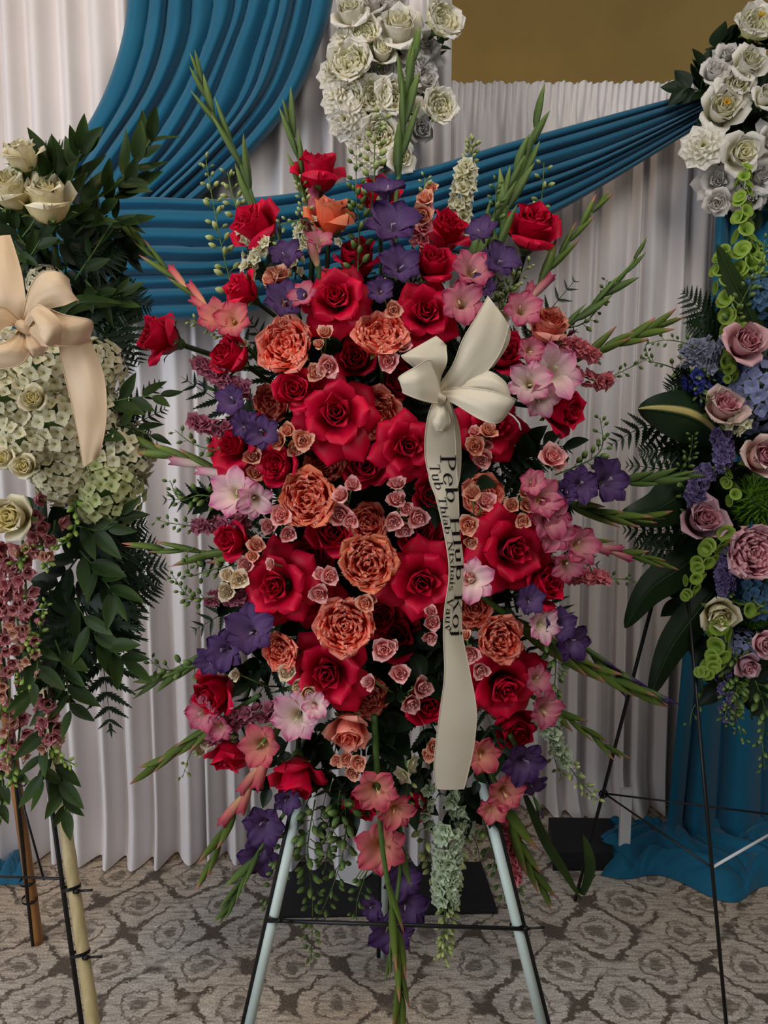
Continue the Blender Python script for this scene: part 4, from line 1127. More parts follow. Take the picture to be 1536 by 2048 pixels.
def spike(path, label, Y0, Y1, bud='lark_bud', flo=None, n=22, d=15, fd=20, frac=0.0, radius=10, group='larkspur stems', name='larkspur', cat='larkspur', stem='stem', ped=1.0, taper=0.5, sr=0.0014):
    """flower spike: open florets on the first `frac` of the path, buds towards the tip"""
    m = 14
    pp = spline(path, m)
    pts = [at(p[0], p[1], Y0 + (Y1 - Y0) * i / (m - 1.0)) for i, p in enumerate(pp)]
    base = pts[0]
    r = link(name, None, None, Matrix.Translation(base)); tag(r, label, cat, group)
    mb = MB(); mb.tube([p - base for p in pts], [sr * (1.3 - 0.7 * i / (m - 1)) for i in range(m)], 5)
    link('stem', mb.mesh('stem', M[stem]), r)
    sc = mpp(path[0][1], Y0)
    for k in range(n):
        t = 0.04 + 0.95 * (k + 0.5) / n
        i = t * (m - 1); i0 = min(int(i), m - 2)
        p = pts[i0].lerp(pts[i0 + 1], i - i0)
        tang = (pts[i0 + 1] - pts[i0]).normalized()
        x = tang.cross(FWD).normalized(); y = tang.cross(x)
        a = k * GA + rng.uniform(-.3, .3)
        rad = (x * math.cos(a) + y * math.sin(a))
        if rad.dot(FWD) > 0.6: rad = (rad - FWD * 1.2).normalized()
        opened = flo is not None and t < frac
        tp = 1 - taper * t
        if opened:
            ax = (rad + tang * 0.25 - FWD * 0.35).normalized()
            q = p + rad * radius * sc * tp
            link('floret', FL5[flo][k % 2], r, Matrix.Translation(-base) @ frame(q, ax, rng.uniform(0, 6), fd * 0.5 * sc * rng.uniform(.85, 1.15)))
        else:
            ax = (rad * 0.9 + tang * 0.6).normalized()
            q = p + ax * d * sc * tp * ped * 0.7
            link('bud', LBUD[bud], r, Matrix.Translation(-base) @ frame(q, ax, 0, d * sc * tp * rng.uniform(.85, 1.15)))
    return r

# foam cage behind the flowers, strapped in the easel
mb = MB()
n = 28
ring = [(760 + 205 * math.cos(a) * (1 + 0.04 * math.sin(5 * a)), 1010 + 460 * math.sin(a)) for a in np.linspace(0, 2 * math.pi, n + 1)[:-1]]
A = [at(x, y, 1.675) for x, y in ring]; B = [at(x, y, 1.70) for x, y in ring]; Cc = [p + Vector((0, 0.07, 0)) for p in B]
A2 = [at(760 + (x - 760) * 0.93, 1010 + (y - 1010) * 0.95, 1.66) for x, y in ring]
V = [tuple(p) for p in A2 + A + B + Cc]
F = [tuple(reversed(range(n))), tuple(range(3 * n, 4 * n))]
for L in range(3):
    F += [(L * n + i, L * n + (i + 1) % n, (L + 1) * n + (i + 1) % n, (L + 1) * n + i) for i in range(n)]
mb.add(V, F)
tag(link('floral_foam', mb.mesh('floral_foam', M['foam'], False)), 'dark green foam pad behind the red spray, strapped to the easel', 'foam pad')

# ferns radiating from the spray
cx0, cy0 = 760, 1000
FERN_DIRS = [(372, 760, 95), (330, 1000, 70), (395, 1130, 70), (390, 1260, 75), (560, 1440, 80), (470, 1470, 80), (420, 880, 60), (430, 620, 60), (1150, 560, 60), (1085, 1215, 80), (1140, 900, 60),
             (1150, 660, 60), (1155, 1010, 75), (1195, 1130, 80), (1140, 1230, 90), (1090, 1330, 70), (1000, 1500, 80), (880, 1590, 80), (760, 1560, 80), (640, 1640, 70), (1000, 560, 60), (650, 540, 60), (880, 640, 60), (1080, 640, 70), (500, 640, 60), (960, 1420, 70)]
for (tx, ty, W) in FERN_DIRS:
    k = 0.42
    bx, by = cx0 + (tx - cx0) * k, cy0 + (ty - cy0) * k
    frond([(bx, by), (bx + (tx - bx) * 0.5 + rng.uniform(-12, 12), by + (ty - by) * 0.5 + rng.uniform(-10, 10)), (tx, ty)], W, place_label('dark green fern frond of the red spray', tx, ty), 1.68, ysurf(tx, ty) + 0.02, 'fern fronds in the red spray', n=11)
# broad dark leaves filling the heart of the spray
FILL = [(540, 560), (640, 640), (700, 620), (830, 560), (930, 660), (1010, 780), (1040, 930), (900, 960), (760, 960), (640, 880), (520, 860), (500, 1000), (560, 1090), (700, 1010), (840, 1000), (1000, 1040), (960, 1180),
        (880, 1330), (780, 1340), (820, 1250), (600, 1250), (480, 1180), (520, 1330), (640, 1500), (780, 1480), (880, 1480), (980, 1480), (560, 1520), (700, 1580), (820, 1560), (930, 1590), (740, 740), (820, 720), (440, 1010), (1070, 890), (1060, 1010), (760, 1420), (690, 940)]
for (x, y) in FILL:
    a = math.atan2(y - cy0, x - cx0) + rng.uniform(-.5, .5)
    L = rng.uniform(60, 100)
    leafy([(x - math.cos(a) * L * .5, y - math.sin(a) * L * .5), (x, y), (x + math.cos(a) * L * .6, y + math.sin(a) * L * .6)], 5, 70, place_label('shadowed broad-leaf sprig', x, y), 1.68, ysurf(x, y) + 0.075, 'leaf_dark', 'broad-leaf sprigs in the red spray', 'leaf_sprig', 'sprig', 1.1)

# ------------------------------------------------------------------ larkspur, stock and trailing seed stems in the spray
def ys(x, y, d=0.0): return ysurf(x, y) + d
spike([(915, 470), (922, 400), (935, 340), (945, 285)], 'cream larkspur spike standing in front of the blue swag', 1.68, 1.66, 'lark_bud', 'lark_white', 46, 18, 40, 0.72, 16, taper=0.35)
LARK = [  # path, bud, floret, n, d, fd, frac
 ([(470, 600), (445, 500), (425, 400), (412, 320)], 'lark_bud', None, 26, 17, 0, 0, 'green-budded larkspur'),
 ([(500, 520), (480, 440), (465, 390), (455, 345)], 'lark_bud', 'lark_white', 16, 17, 22, 0.3, 'green-budded larkspur'),
 ([(490, 560), (500, 530), (520, 500), (540, 480)], 'lark_bud', 'lark_white', 12, 14, 26, 0.9, 'cream larkspur'),
 ([(740, 440), (748, 360), (750, 290), (765, 228)], 'lark_bud', None, 18, 19, 0, 0, 'slim green larkspur'),
 ([(715, 560), (718, 460), (712, 390), (713, 310)], 'lark_green', None, 22, 18, 0, 0, 'slim green larkspur'),
 ([(590, 560), (600, 480), (610, 420), (600, 360)], 'lark_bud', 'lark_white', 26, 15, 24, 0.5, 'green-budded larkspur'),
 ([(690, 480), (640, 450), (600, 440), (560, 450)], 'lark_bud', 'lark_white', 14, 15, 20, 0.5, 'green-budded larkspur'),
 ([(835, 520), (845, 450), (850, 410), (850, 355)], 'lark_bud', 'lark_pink', 22, 15, 34, 0.75, 'dusky pink larkspur'),
 ([(1060, 500), (1078, 430), (1085, 380), (1088, 325)], 'lark_bud', None, 10, 17, 0, 0, 'slim green larkspur'),
 ([(985, 470), (990, 420), (992, 390), (992, 365)], 'lark_green', None, 10, 14, 0, 0, 'slim green larkspur'),
 ([(1000, 650), (1010, 600), (1030, 560), (1060, 530)], 'lark_bud', 'lark_white', 16, 16, 24, 0.4, 'green-budded larkspur'),
 ([(980, 640), (1000, 620), (1010, 600), (1015, 575)], 'lark_green', 'lark_white', 16, 18, 26, 0.3, 'green-budded larkspur'),
 ([(500, 780), (460, 770), (425, 745), (390, 720)], 'lark_green', 'lark_mauve', 26, 14, 34, 0.95, 'mauve larkspur'),
 ([(500, 700), (460, 680), (430, 660), (380, 640)], 'lark_bud', 'lark_white', 18, 14, 22, 0.3, 'cream larkspur'),
 ([(470, 860), (430, 855), (400, 850), (385, 835)], 'lark_green', 'lark_mauve', 12, 12, 32, 0.9, 'mauve larkspur'),
 ([(480, 900), (440, 900), (390, 890), (350, 860)], 'lark_green', None, 10, 17, 0, 0, 'wiry green seed stem'),
 ([(450, 1000), (400, 990), (360, 1000), (340, 960)], 'lark_green', None, 13, 16, 0, 0, 'wiry green seed stem'),
 ([(500, 1040), (430, 1050), (380, 1052), (310, 1040)], 'lark_green', 'lark_mauve', 28, 15, 32, 0.6, 'rust-mauve larkspur'),
 ([(480, 1130), (420, 1140), (380, 1150), (375, 1100)], 'lark_green', None, 12, 15, 0, 0, 'wiry green seed stem'),
 ([(500, 1200), (430, 1195), (380, 1195), (345, 1150)], 'lark_green', 'lark_mauve', 26, 16, 28, 0.4, 'dusky green larkspur'),
 ([(420, 1330), (370, 1335), (330, 1340), (300, 1320)], 'lark_green', None, 12, 18, 0, 0, 'wiry green seed stem'),
 ([(560, 1420), (490, 1430), (450, 1455), (420, 1480)], 'lark_green', 'lark_mauve', 22, 12, 38, 0.9, 'rose-mauve larkspur'),
 ([(470, 1460), (420, 1480), (385, 1500), (365, 1555)], 'lark_bud', 'lark_white', 14, 15, 24, 0.4, 'cream larkspur'),
 ([(1080, 690), (1130, 690), (1165, 700), (1200, 720)], 'lark_green', 'lark_pink', 22, 14, 34, 0.9, 'dusky pink larkspur'),
 ([(1140, 740), (1200, 765), (1230, 750), (1300, 715)], 'lark_green', 'lark_pink', 22, 15, 30, 0.6, 'dusky pink larkspur'),
 ([(1090, 660), (1160, 650), (1200, 610), (1215, 560)], 'lark_green', 'lark_mauve', 20, 14, 24, 0.3, 'greyish mauve larkspur'),
 ([(1110, 950), (1180, 920), (1205, 890), (1200, 835)], 'lark_green', None, 16, 17, 0, 0, 'wiry green seed stem'),
 ([(1090, 1130), (1150, 1150), (1200, 1155), (1265, 1160)], 'lark_green', 'lark_pink', 26, 14, 34, 0.75, 'rose-pink larkspur'),
 ([(1070, 1420), (1110, 1480), (1150, 1550), (1195, 1600)], 'lark_bud', 'lark_mint', 36, 17, 32, 0.55, 'mint-white larkspur'),
 ([(1100, 1390), (1110, 1440), (1105, 1500), (1125, 1560)], 'lark_bud', 'lark_mint', 22, 15, 28, 0.6, 'mint-white larkspur'),
 ([(1090, 1260), (1110, 1310), (1110, 1360), (1105, 1400)], 'lark_green', None, 20, 17, 0, 0, 'hanging green seed stem'),
 ([(860, 1560), (850, 1660), (870, 1740), (880, 1790)], 'lark_bud', 'lark_mint', 30, 18, 26, 0.3, 'hanging green larkspur'),
 ([(630, 1600), (615, 1700), (625, 1800), (622, 1920)], 'lark_green', None, 34, 20, 0, 0, 'hanging green seed stem'),
 ([(690, 1600), (690, 1680), (670, 1760), (640, 1830)], 'lark_green', None, 26, 20, 0, 0, 'hanging green seed stem'),
 ([(680, 1580), (670, 1650), (655, 1700), (650, 1740)], 'lark_green', 'lark_mauve', 20, 18, 32, 0.0, 'hanging green seed stem'),
 ([(590, 1640), (565, 1720), (540, 1800), (545, 1850)], 'lark_green', None, 22, 17, 0, 0, 'hanging green seed stem'),
 ([(990, 1640), (1015, 1700), (1030, 1750), (1036, 1800)], 'lark_green', 'lark_pink', 28, 15, 34, 0.75, 'hanging dusky pink larkspur'),
 ([(960, 1620), (985, 1700), (1000, 1750), (1010, 1800)], 'lark_green', None, 16, 17, 0, 0, 'hanging green seed stem'),
 ([(900, 1580), (920, 1640), (950, 1680), (960, 1720)], 'lark_bud', 'lark_mint', 18, 15, 34, 0.5, 'mint-white larkspur'),
 ([(810, 1520), (815, 1560), (812, 1600), (820, 1640)], 'lark_bud', 'lark_white', 8, 14, 44, 0.3, 'cream star larkspur'),
 ([(760, 1650), (735, 1740), (715, 1800), (712, 1850)], 'lark_green', None, 18, 17, 0, 0, 'hanging green seed stem'),
]
for (path, bud, flo, n, d, fd, frac, desc) in LARK:
    tx, ty = path[-1]
    mx_, my_ = path[1]
    spike(path, place_label(desc + ('' if desc.endswith('stem') else ' stem'), (tx + mx_) / 2, (ty + my_) / 2), ys(*path[0], 0.03), ys(tx, ty, -0.02), bud, flo, int(n * 1.1), d * 1.22, fd * 1.18, frac, 10, 'larkspur and seed stems in the red spray', 'seed_stem' if 'seed' in desc else 'larkspur', 'seed stem' if 'seed' in desc else 'larkspur', ped=1.2)
# mint-white stock column hanging at the foot of the spray
spike([(900, 1640), (895, 1720), (890, 1800), (890, 1905)], 'mint-white stock hanging in front of the black plate', 1.60, 1.57, 'lark_bud', 'lark_mint', 64, 18, 38, 0.68, 24, 'larkspur and seed stems in the red spray', 'stock_flower', 'stock', taper=0.3)
spike([(915, 1690), (905, 1760), (895, 1850), (885, 1915)], 'green larkspur buds trailing beside the mint-white stock', 1.61, 1.58, 'lark_bud', None, 40, 19, 0, 0, 12, 'larkspur and seed stems in the red spray', taper=0.3)
# thin tail stems under the foam
for k, (x0, y0, x1, y1) in enumerate([(690, 1440, 600, 1640), (720, 1460, 650, 1660), (755, 1480, 700, 1650), (780, 1480, 800, 1660), (840, 1470, 860, 1640), (800, 1440, 770, 1640), (870, 1480, 930, 1660), (660, 1440, 560, 1600), (930, 1480, 990, 1640)]):
    leafy([(x0, y0), ((x0 + x1) / 2 + rng.uniform(-8, 8), (y0 + y1) / 2), (x1, y1)], 9, 34, place_label('fine leafy stem hanging', x1, y1), 1.66, 1.61, 'leaf_dark', 'fine stems hanging under the spray', 'leafy_stem', 'leafy stem', 0.7, 0.1)

# ------------------------------------------------------------------ ribbons
def strip(name, rows, mat, parent=None, nrow=40, nu=9, bulge=0.006, inv=None, solid=0.0006, wav=0.0, crease=0.0):
    """rows: (pxL, pyL, YL, pxR, pyR, YR). Smooth ribbon surface with a little thickness; returns object and sampler."""
    a = spline(rows, nrow)
    P = np.zeros((nrow, nu, 3))
    for j in range(nrow):
        l = at(a[j, 0], a[j, 1], a[j, 2]); r = at(a[j, 3], a[j, 4], a[j, 5])
        for i in range(nu):
            t = i / (nu - 1.0)
            p = l.lerp(r, t)
            q = j / (nrow - 1.0)
            b = bulge * math.sin(math.pi * t) + wav * math.sin(2 * math.pi * t * 1.5 + j * 0.25) + crease * math.cos(2 * math.pi * t * 2.5 + 1.0) * max(0.0, 1 - 1.4 * q) * min(1.0, 6 * q)
            P[j, i] = p + Vector((0, -b, 0))
    du = np.gradient(P, axis=1); dv = np.gradient(P, axis=0)
    N = np.cross(du, dv); N /= np.maximum(np.linalg.norm(N, axis=2, keepdims=True), 1e-9)
    if N[nrow // 2, nu // 2, 1] > 0: N = -N
    mb = MB()
    mb.grid(P, np.repeat(np.linspace(0, 1, nu)[None, :], nrow, 0))
    Q = P - N * solid
    mb.grid(Q[:, ::-1])
    for side in (0, nu - 1):                                     # wired edges
        mb.tube([Vector(P[j, side]) for j in range(nrow)], 0.0011, 4)
    return mb.mesh(name, mat), P, N

def width_rows(rows, W, sign):
    """edge depths follow from the true ribbon width W: (pxL, pxR, py, Ymid) -> strip rows"""
    out = []
    for k, (xl, xr, y, Y) in enumerate(rows):
        w = (xr - xl) * mpp(y, Y)
        dY = math.sqrt(max(0.0, W * W - w * w)) * 0.5 * (sign[k] if hasattr(sign, '__len__') else sign)
        out.append((xl, y, Y - dY, xr, y, Y + dY))
    return out

bow = link('ribbon_bow', None, None, Matrix.Identity(4))
tag(bow, 'cream satin bow with a long lettered ribbon tail on the red spray', 'ribbon bow')
yb = 1.375
TAIL = width_rows([(868, 896, 800, yb - 0.02), (856, 906, 832, yb - 0.03), (850, 911, 880, yb - 0.015), (853, 913, 930, yb), (873, 917, 1000, yb - 0.005), (887, 919, 1060, yb), (897, 926, 1120, yb), (897, 925, 1165, yb),
                   (889, 923, 1220, yb + 0.005), (887, 925, 1270, yb + 0.01), (889, 941, 1350, yb + 0.015), (880, 953, 1420, yb + 0.03), (872, 949, 1485, yb + 0.05), (868, 939, 1535, yb + 0.07), (872, 928, 1578, yb + 0.09)],
                  0.062, [0.3, 0.3, 0.25, 0.3, 0.35, 0.4, 0.45, 0.45, 0.4, 0.35, 0.2, 0, -0.1, -0.1, -0.1])
me, RP, RN = strip('tail', TAIL, M['ribbon'], nrow=90, nu=11, bulge=0.004)
tail = link('tail', me, bow)
# second tail behind, its edge showing beside the first
me, _, _ = strip('back_tail', [(880, 800, yb, 900, 800, yb + .01), (880, 850, yb + .02, 917, 850, yb + .03), (872, 900, yb + .03, 922, 900, yb + .04), (858, 950, yb + .035, 920, 950, yb + .045), (868, 985, yb + .04, 912, 985, yb + .05)], M['ribbon'], nrow=24)
link('tail', me, bow)
# loops and the upright forked tail, lofted from the knot outward
K = (878, 795)
LOOPS = [
 [(870, 782, yb, 886, 800, yb), (905, 730, yb - .03, 925, 790, yb - .02), (925, 680, yb - .05, 960, 760, yb - .035), (955, 630, yb - .055, 1000, 705, yb - .045), (976, 592, yb - .05, 1018, 650, yb - .05)],          # upright tail
 [(872, 790, yb, 884, 800, yb), (840, 745, yb - .04, 880, 760, yb - .02), (805, 715, yb - .06, 893, 725, yb - .04), (815, 705, yb - .05, 892, 698, yb - .03), (873, 672, yb - .02, 892, 690, yb - .015)],             # upper loop
 [(880, 775, yb, 884, 800, yb), (862, 722, yb - .05, 872, 806, yb - .05), (830, 735, yb - .085, 842, 800, yb - .085), (797, 756, yb - .08, 806, 785, yb - .08), (812, 768, yb - .05, 815, 780, yb - .05)],             # side loop
 [(880, 780, yb, 880, 800, yb), (925, 775, yb - .05, 905, 805, yb - .05), (980, 782, yb - .08, 960, 838, yb - .08), (1022, 795, yb - .075, 995, 846, yb - .075), (1032, 800, yb - .05, 1016, 826, yb - .05)],           # front loop
 [(890, 780, yb + .01, 884, 800, yb + .01), (930, 752, yb - .02, 925, 785, yb - .03), (975, 742, yb - .04, 985, 790, yb - .05), (1010, 764, yb - .04, 1015, 798, yb - .05), (1020, 790, yb - .03, 1022, 806, yb - .03)],  # back loop
 [(872, 800, yb, 886, 800, yb), (868, 822, yb - .03, 896, 822, yb - .03), (866, 845, yb - .035, 900, 845, yb - .03), (872, 862, yb - .03, 890, 862, yb - .025)],                                                     # pinch under the knot
]
for k, rows in enumerate(LOOPS):
    me, _, _ = strip('loop', rows, M['ribbon'], nrow=30, nu=9, bulge=0.008 if k else 0.005, wav=0.0012, crease=0.0035)
    link('loop' if k else 'tail', me, bow)
# the fold of the forked tail tip
me, _, _ = strip('tail_fold', [(990, 640, yb - .053, 1002, 636, yb - .05), (990, 650, yb - .05, 1019, 655, yb - .03), (975, 700, yb - .04, 1015, 690, yb - .02), (940, 750, yb - .03, 985, 735, yb - .01)], M['ribbon'], nrow=20, bulge=0.003)
link('tail_fold', me, bow)
mb = MB(); kp = at(K[0], K[1], yb - 0.03)
for i in range(2):
    mb.tube([kp + Vector((-0.012, 0.02, 0.004 * i)), kp + Vector((-0.005, -0.004, 0.003)), kp + Vector((0.005, -0.004, -0.003)), kp + Vector((0.012, 0.02, -0.004))], [0.004, 0.008, 0.008, 0.004], 7)
link('knot', mb.mesh('knot', M['ribbon']), bow)
mb = MB()
mb.tube([at(1016, 826, yb - .05), at(1028, 834, yb - .052), at(1038, 846, yb - .05), at(1042, 860, yb - .045)], 0.0016, 5)
link('wire_end', mb.mesh('wire_end', M['white_plastic_and_lit_wire']), bow)

# printed letters: strokes in a unit em, mapped onto the ribbon surface
def rect(x0, y0, x1, y1): return [[(x0, y0), (x1, y0), (x1, y1), (x0, y1)]]
def ringp(cx, cy, rx, ry, ts, tt, a0=0, a1=360, n=18):
    out = []
    A_ = [math.radians(a0 + (a1 - a0) * i / n) for i in range(n + 1)]
    f = lambda a: ((cx + rx * math.cos(a), cy + ry * math.sin(a)), (cx + (rx - ts) * math.cos(a), cy + (ry - tt) * math.sin(a)))
    for i in range(n):
        o1, i1 = f(A_[i]); o2, i2 = f(A_[i + 1])
        out.append([o1, o2, i2, i1])
    return out
def line(x0, y0, x1, y1, w): return [[(x0 - w / 2, y0), (x0 + w / 2, y0), (x1 + w / 2, y1), (x1 - w / 2, y1)]]
def vst(x, y0, y1, w=0.10, sb=True, stp=True):
    r = rect(x - w / 2, y0, x + w / 2, y1)
    if sb: r += rect(x - 0.13, y0, x + 0.13, y0 + 0.028)
    if stp: r += rect(x - 0.13, y1 - 0.028, x + (0.13 if stp is True else 0.02), y1)
    return r
GL = {
 'P': (0.62, vst(0.16, 0, .7) + ringp(.2, .52, .36, .18, .10, .03, -90, 90)),
 'e': (0.50, ringp(.25, .23, .22, .24, .09, .03, 20, 325) + rect(.08, .25, .44, .275) + rect(.38, .25, .46, .32)),
 'b': (0.56, vst(0.10, 0, .72, stp='l', sb=False) + ringp(.30, .23, .22, .24, .09, .03)),
 'H': (0.78, vst(.16, 0, .7) + vst(.60, 0, .7) + rect(.16, .34, .6, .37)),
 'l': (0.28, vst(.13, 0, .72, stp='l')),
 'u': (0.58, vst(.13, .1, .47, sb=False, stp='l') + vst(.43, 0, .47, sb=False, stp='l') + ringp(.28, .14, .20, .15, .09, .04, 180, 350)),
 'K': (0.70, vst(.16, 0, .7) + line(.22, .32, .58, .7, .035) + line(.56, 0, .30, .42, .11) + rect(.44, 0, .68, .028) + rect(.48, .672, .68, .7)),
 'o': (0.54, ringp(.26, .23, .23, .24, .09, .03)),
 'j': (0.30, vst(.14, -.1, .47, sb=False, stp='l') + ringp(.05, -.1, .14, .12, .09, .04, 180, 360) + ringp(.14, .62, .055, .055, .055, .055)),
 'T': (0.62, vst(.30, 0, .7, stp=False) + rect(.03, .66, .57, .7) + rect(.03, .56, .06, .7) + rect(.54, .56, .57, .7)),
 'h': (0.58, vst(.13, 0, .72, stp='l') + vst(.43, 0, .33, stp=False) + ringp(.28, .32, .20, .15, .09, .04, 0, 170)),
 'i': (0.28, vst(.13, 0, .47, stp='l') + ringp(.13, .62, .055, .055, .055, .055)),
 'a': (0.50, vst(.36, 0, .34, stp=False, sb=False) + ringp(.23, .33, .18, .14, .09, .03, 0, 170) + ringp(.22, .14, .17, .15, .08, .03) + rect(.36, 0, .47, .03)),
 'N': (0.76, vst(.14, 0, .7, .04) + vst(.60, 0, .7, .04) + line(.14, .7, .60, 0, .12)),
 't': (0.36, vst(.16, .05, .62, sb=False, stp=False) + rect(.03, .43, .32, .47) + ringp(.25, .1, .14, .1, .08, .04, 180, 330)),
 'x': (0.50, line(.08, .47, .40, 0, .10) + line(.08, 0, .40, .47, .035) + rect(0, .44, .18, .47) + rect(.3, .44, .48, .47) + rect(0, 0, .18, .03) + rect(.3, 0, .48, .03)),
 's': (0.42, ringp(.20, .34, .16, .13, .07, .05, 30, 270) + ringp(.20, .13, .16, .13, .07, .05, -150, 90)),
 'V': (0.70, line(.12, .7, .34, 0, .11) + line(.56, .7, .34, 0, .035) + rect(.0, .672, .26, .7) + rect(.44, .672, .68, .7)),
 'v': (0.50, line(.10, .47, .25, 0, .10) + line(.40, .47, .25, 0, .03) + rect(0, .44, .2, .47) + rect(.3, .44, .48, .47)),
 ' ': (0.42, []),
}
def letters(text, y0, y1, t0, t1):
    """write text down the ribbon from photo row y0 to y1; baseline at width fraction t0, cap height at t1"""
    # row parameter from photo row
    rows_py = spline(TAIL, 90)[:, 1]
    tot = sum(GL[c][0] for c in text)
    x = 0.0
    for c in text:
        w, polys = GL[c]
        V = []; F = []
        for poly in polys:
            idx = []; q4 = []
            m_ = 5 if abs(poly[2][1] - poly[0][1]) > 0.1 or abs(poly[2][0] - poly[0][0]) > 0.2 else 1
            for jj in range(m_ + 1):
                for ii in range(m_ + 1):
                    u_, w_ = ii / m_, jj / m_
                    q4.append(tuple(poly[0][k] * (1 - u_) * (1 - w_) + poly[1][k] * u_ * (1 - w_) + poly[2][k] * u_ * w_ + poly[3][k] * (1 - u_) * w_ for k in (0, 1)))
            for (gx, gy) in q4:
                # split along x so the print follows the ribbon: positions are interpolated on the surface
                py = y0 + (y1 - y0) * (x + gx) / tot
                row = np.interp(py, rows_py, np.arange(90)); r0 = int(min(row, 88)); fr = row - r0
                t = np.clip(t0 + (t1 - t0) * gy / 0.7, 0.02, 0.99) * 10; c0 = int(min(t, 9)); fc = t - c0
                def smp(G):
                    return (G[r0, c0] * (1 - fr) * (1 - fc) + G[r0 + 1, c0] * fr * (1 - fc) + G[r0, c0 + 1] * (1 - fr) * fc + G[r0 + 1, c0 + 1] * fr * fc)
                p = smp(RP) + smp(RN) * 0.0013
                idx.append(len(V)); V.append(tuple(p))
            for jj in range(m_):
                for ii in range(m_):
                    b_ = jj * (m_ + 1) + ii
                    F.append((idx[b_], idx[b_ + 1], idx[b_ + m_ + 2], idx[b_ + m_ + 1]))
        if V:
            mb = MB(); mb.add(V, F)
            link('letter', mb.mesh('letter', M['ink'], False), tail)
        x += w
letters('Peb Hlub Koj', 908, 1275, 0.47, 0.98)
letters('Tub Thiab Ntxhais Vauv', 928, 1262, 0.08, 0.42)

# ------------------------------------------------------------------ easels
def rod(mb, a, b, r, n=8):
    mb.tube([Vector(a), Vector(b)], r, n)
def rod_obj(name, a, b, r, mat, parent, n=8):
    mb = MB(); rod(mb, a, b, r, n)
    return link(name, mb.mesh(name, mat), parent)
def tie(name, c, axis, r, parent, tail):
    """cable tie: a band round the pole plus head and tail"""
    axis = Vector(axis).normalized()
    x = axis.orthogonal().normalized(); y = axis.cross(x)
    mb = MB()
    P = np.zeros((2, 14, 3))
    for j, h in enumerate((-0.0035, 0.0035)):
        for k in range(14):
            a = 2 * math.pi * k / 14
            P[j, k] = Vector(c) + axis * h + (x * math.cos(a) + y * math.sin(a)) * r
    mb.grid(P, close_u=True)
    t0 = Vector(c) + Vector((r * 0.6, -r * 0.75, 0)); t1 = t0 + Vector(tail)
    mb.tube([t0, t0.lerp(t1, .25)], 0.0055, 5); mb.tube([t0.lerp(t1, .2), t1], 0.0028, 5)
    return link(name, mb.mesh(name, M['tie']), parent)
def toe(p, q):                       # where the line p->q meets the carpet
    p = Vector(p); q = Vector(q)
    t = p.z / (p.z - q.z); r = p + (q - p) * t
    return Vector((r.x, r.y, 0.003))

# main easel: black wire easel with pale poles strapped to its front legs
e = link('flower_easel', None); tag(e, 'black wire easel with pale green poles carrying the red spray', 'easel', 'flower easels')
fl = at(478, 2141, 1.50); fl.z = 0.002
fr = at(1107, 2141, 1.50); fr.z = 0.002
tl = at(690, 1200, 1.735); tr_ = at(872, 1200, 1.735); top = at(780, 760, 1.80)
for f, t, sgn in ((fl, tl, -1), (fr, tr_, 1)):
    d = (t - f).normalized()
    rod_obj('leg', f + Vector((sgn * 0.014, 0, 0)), t + Vector((sgn * 0.014, 0, 0)), 0.0055, M['black_metal'], e)
    mbp = MB(); rod(mbp, f + d * 0.01, f.lerp(t, 0.62), 0.0115, 12)
    link('pole', mbp.mesh('pole', M['pale_pole']), e)
    rod_obj('upper_leg', t + Vector((sgn * 0.014, 0, 0)), top, 0.005, M['black_metal'], e)
def on(f, t, py):                    # point of a leg at photo row py
    best = min((abs(((f.lerp(t, k / 400.0)) - at(768, py, (f.lerp(t, k / 400.0)).y)).z), k) for k in range(401))[1]
    return f.lerp(t, best / 400.0)
cl = on(fl, tl, 1832); cr_ = on(fr, tr_, 1850)
rod_obj('crossbar', cl + Vector((-0.012, -0.014, 0.0)), cr_ + Vector((0.02, -0.014, 0.0)), 0.0045, M['black_metal'], e)
tie('cable_tie', cl, tl - fl, 0.017, e, (0.03, -0.01, 0.004)); tie('cable_tie', cr_, tr_ - fr, 0.017, e, (0.045, -0.01, 0.010))
rf = at(757, 1915, floor_y(1915)); rf.z = 0.002
rod_obj('rear_leg', rf, top + Vector((0, 0.02, 0)), 0.0055, M['black_metal'], e)
mbp = MB(); rod(mbp, rf + Vector((0.012, 0.004, 0)), rf.lerp(top, 0.45) + Vector((0.012, 0.004, 0)), 0.0095, 12)
link('pole', mbp.mesh('pole', M['pale_pole']), e)

# left easel: bamboo poles tied to a black wire easel
e = link('flower_easel', None); tag(e, 'bamboo-poled wire easel under the champagne bow arrangement', 'easel', 'flower easels')
def bamboo(a, b, r, mat):
    a = Vector(a); b = Vector(b); L = (b - a).length; n = 40
    pts = []; rad = []
    for i in range(n + 1):
        t = i / n; pts.append(a.lerp(b, t))
        k = (t * L * 3.4) % 1.0
        rad.append(r * (1 + 0.10 * math.exp(-((k - 0.5) / 0.045) ** 2)) * (1 - 0.1 * t))
    mb = MB(); mb.tube(pts, rad, 10)
    return link('bamboo_pole', mb.mesh('bamboo_pole', mat), e)
p1t = at(118, 1560, 1.66); p1m = at(186, 2048, 1.52)
p1f = toe(p1t, p1m)
bamboo(p1f, p1t + (p1t - p1f) * 0.6, 0.0145, M['bamboo'])
d1 = (p1t - p1f).normalized()
rod_obj('leg', p1f + Vector((-0.024, -0.002, 0)), p1t + (p1t - p1f) * 0.6 + Vector((-0.024, -0.002, 0)), 0.0055, M['black_metal'], e)
f2 = at(66, 1892, floor_y(1892)); f2.z = 0.002
t2 = at(12, 1470, 1.82)
bamboo(f2 + Vector((0.008, 0.012, 0)), t2 + (t2 - f2) * 0.5 + Vector((0, 0.012, 0)), 0.0145, M['bamboo_brown'])
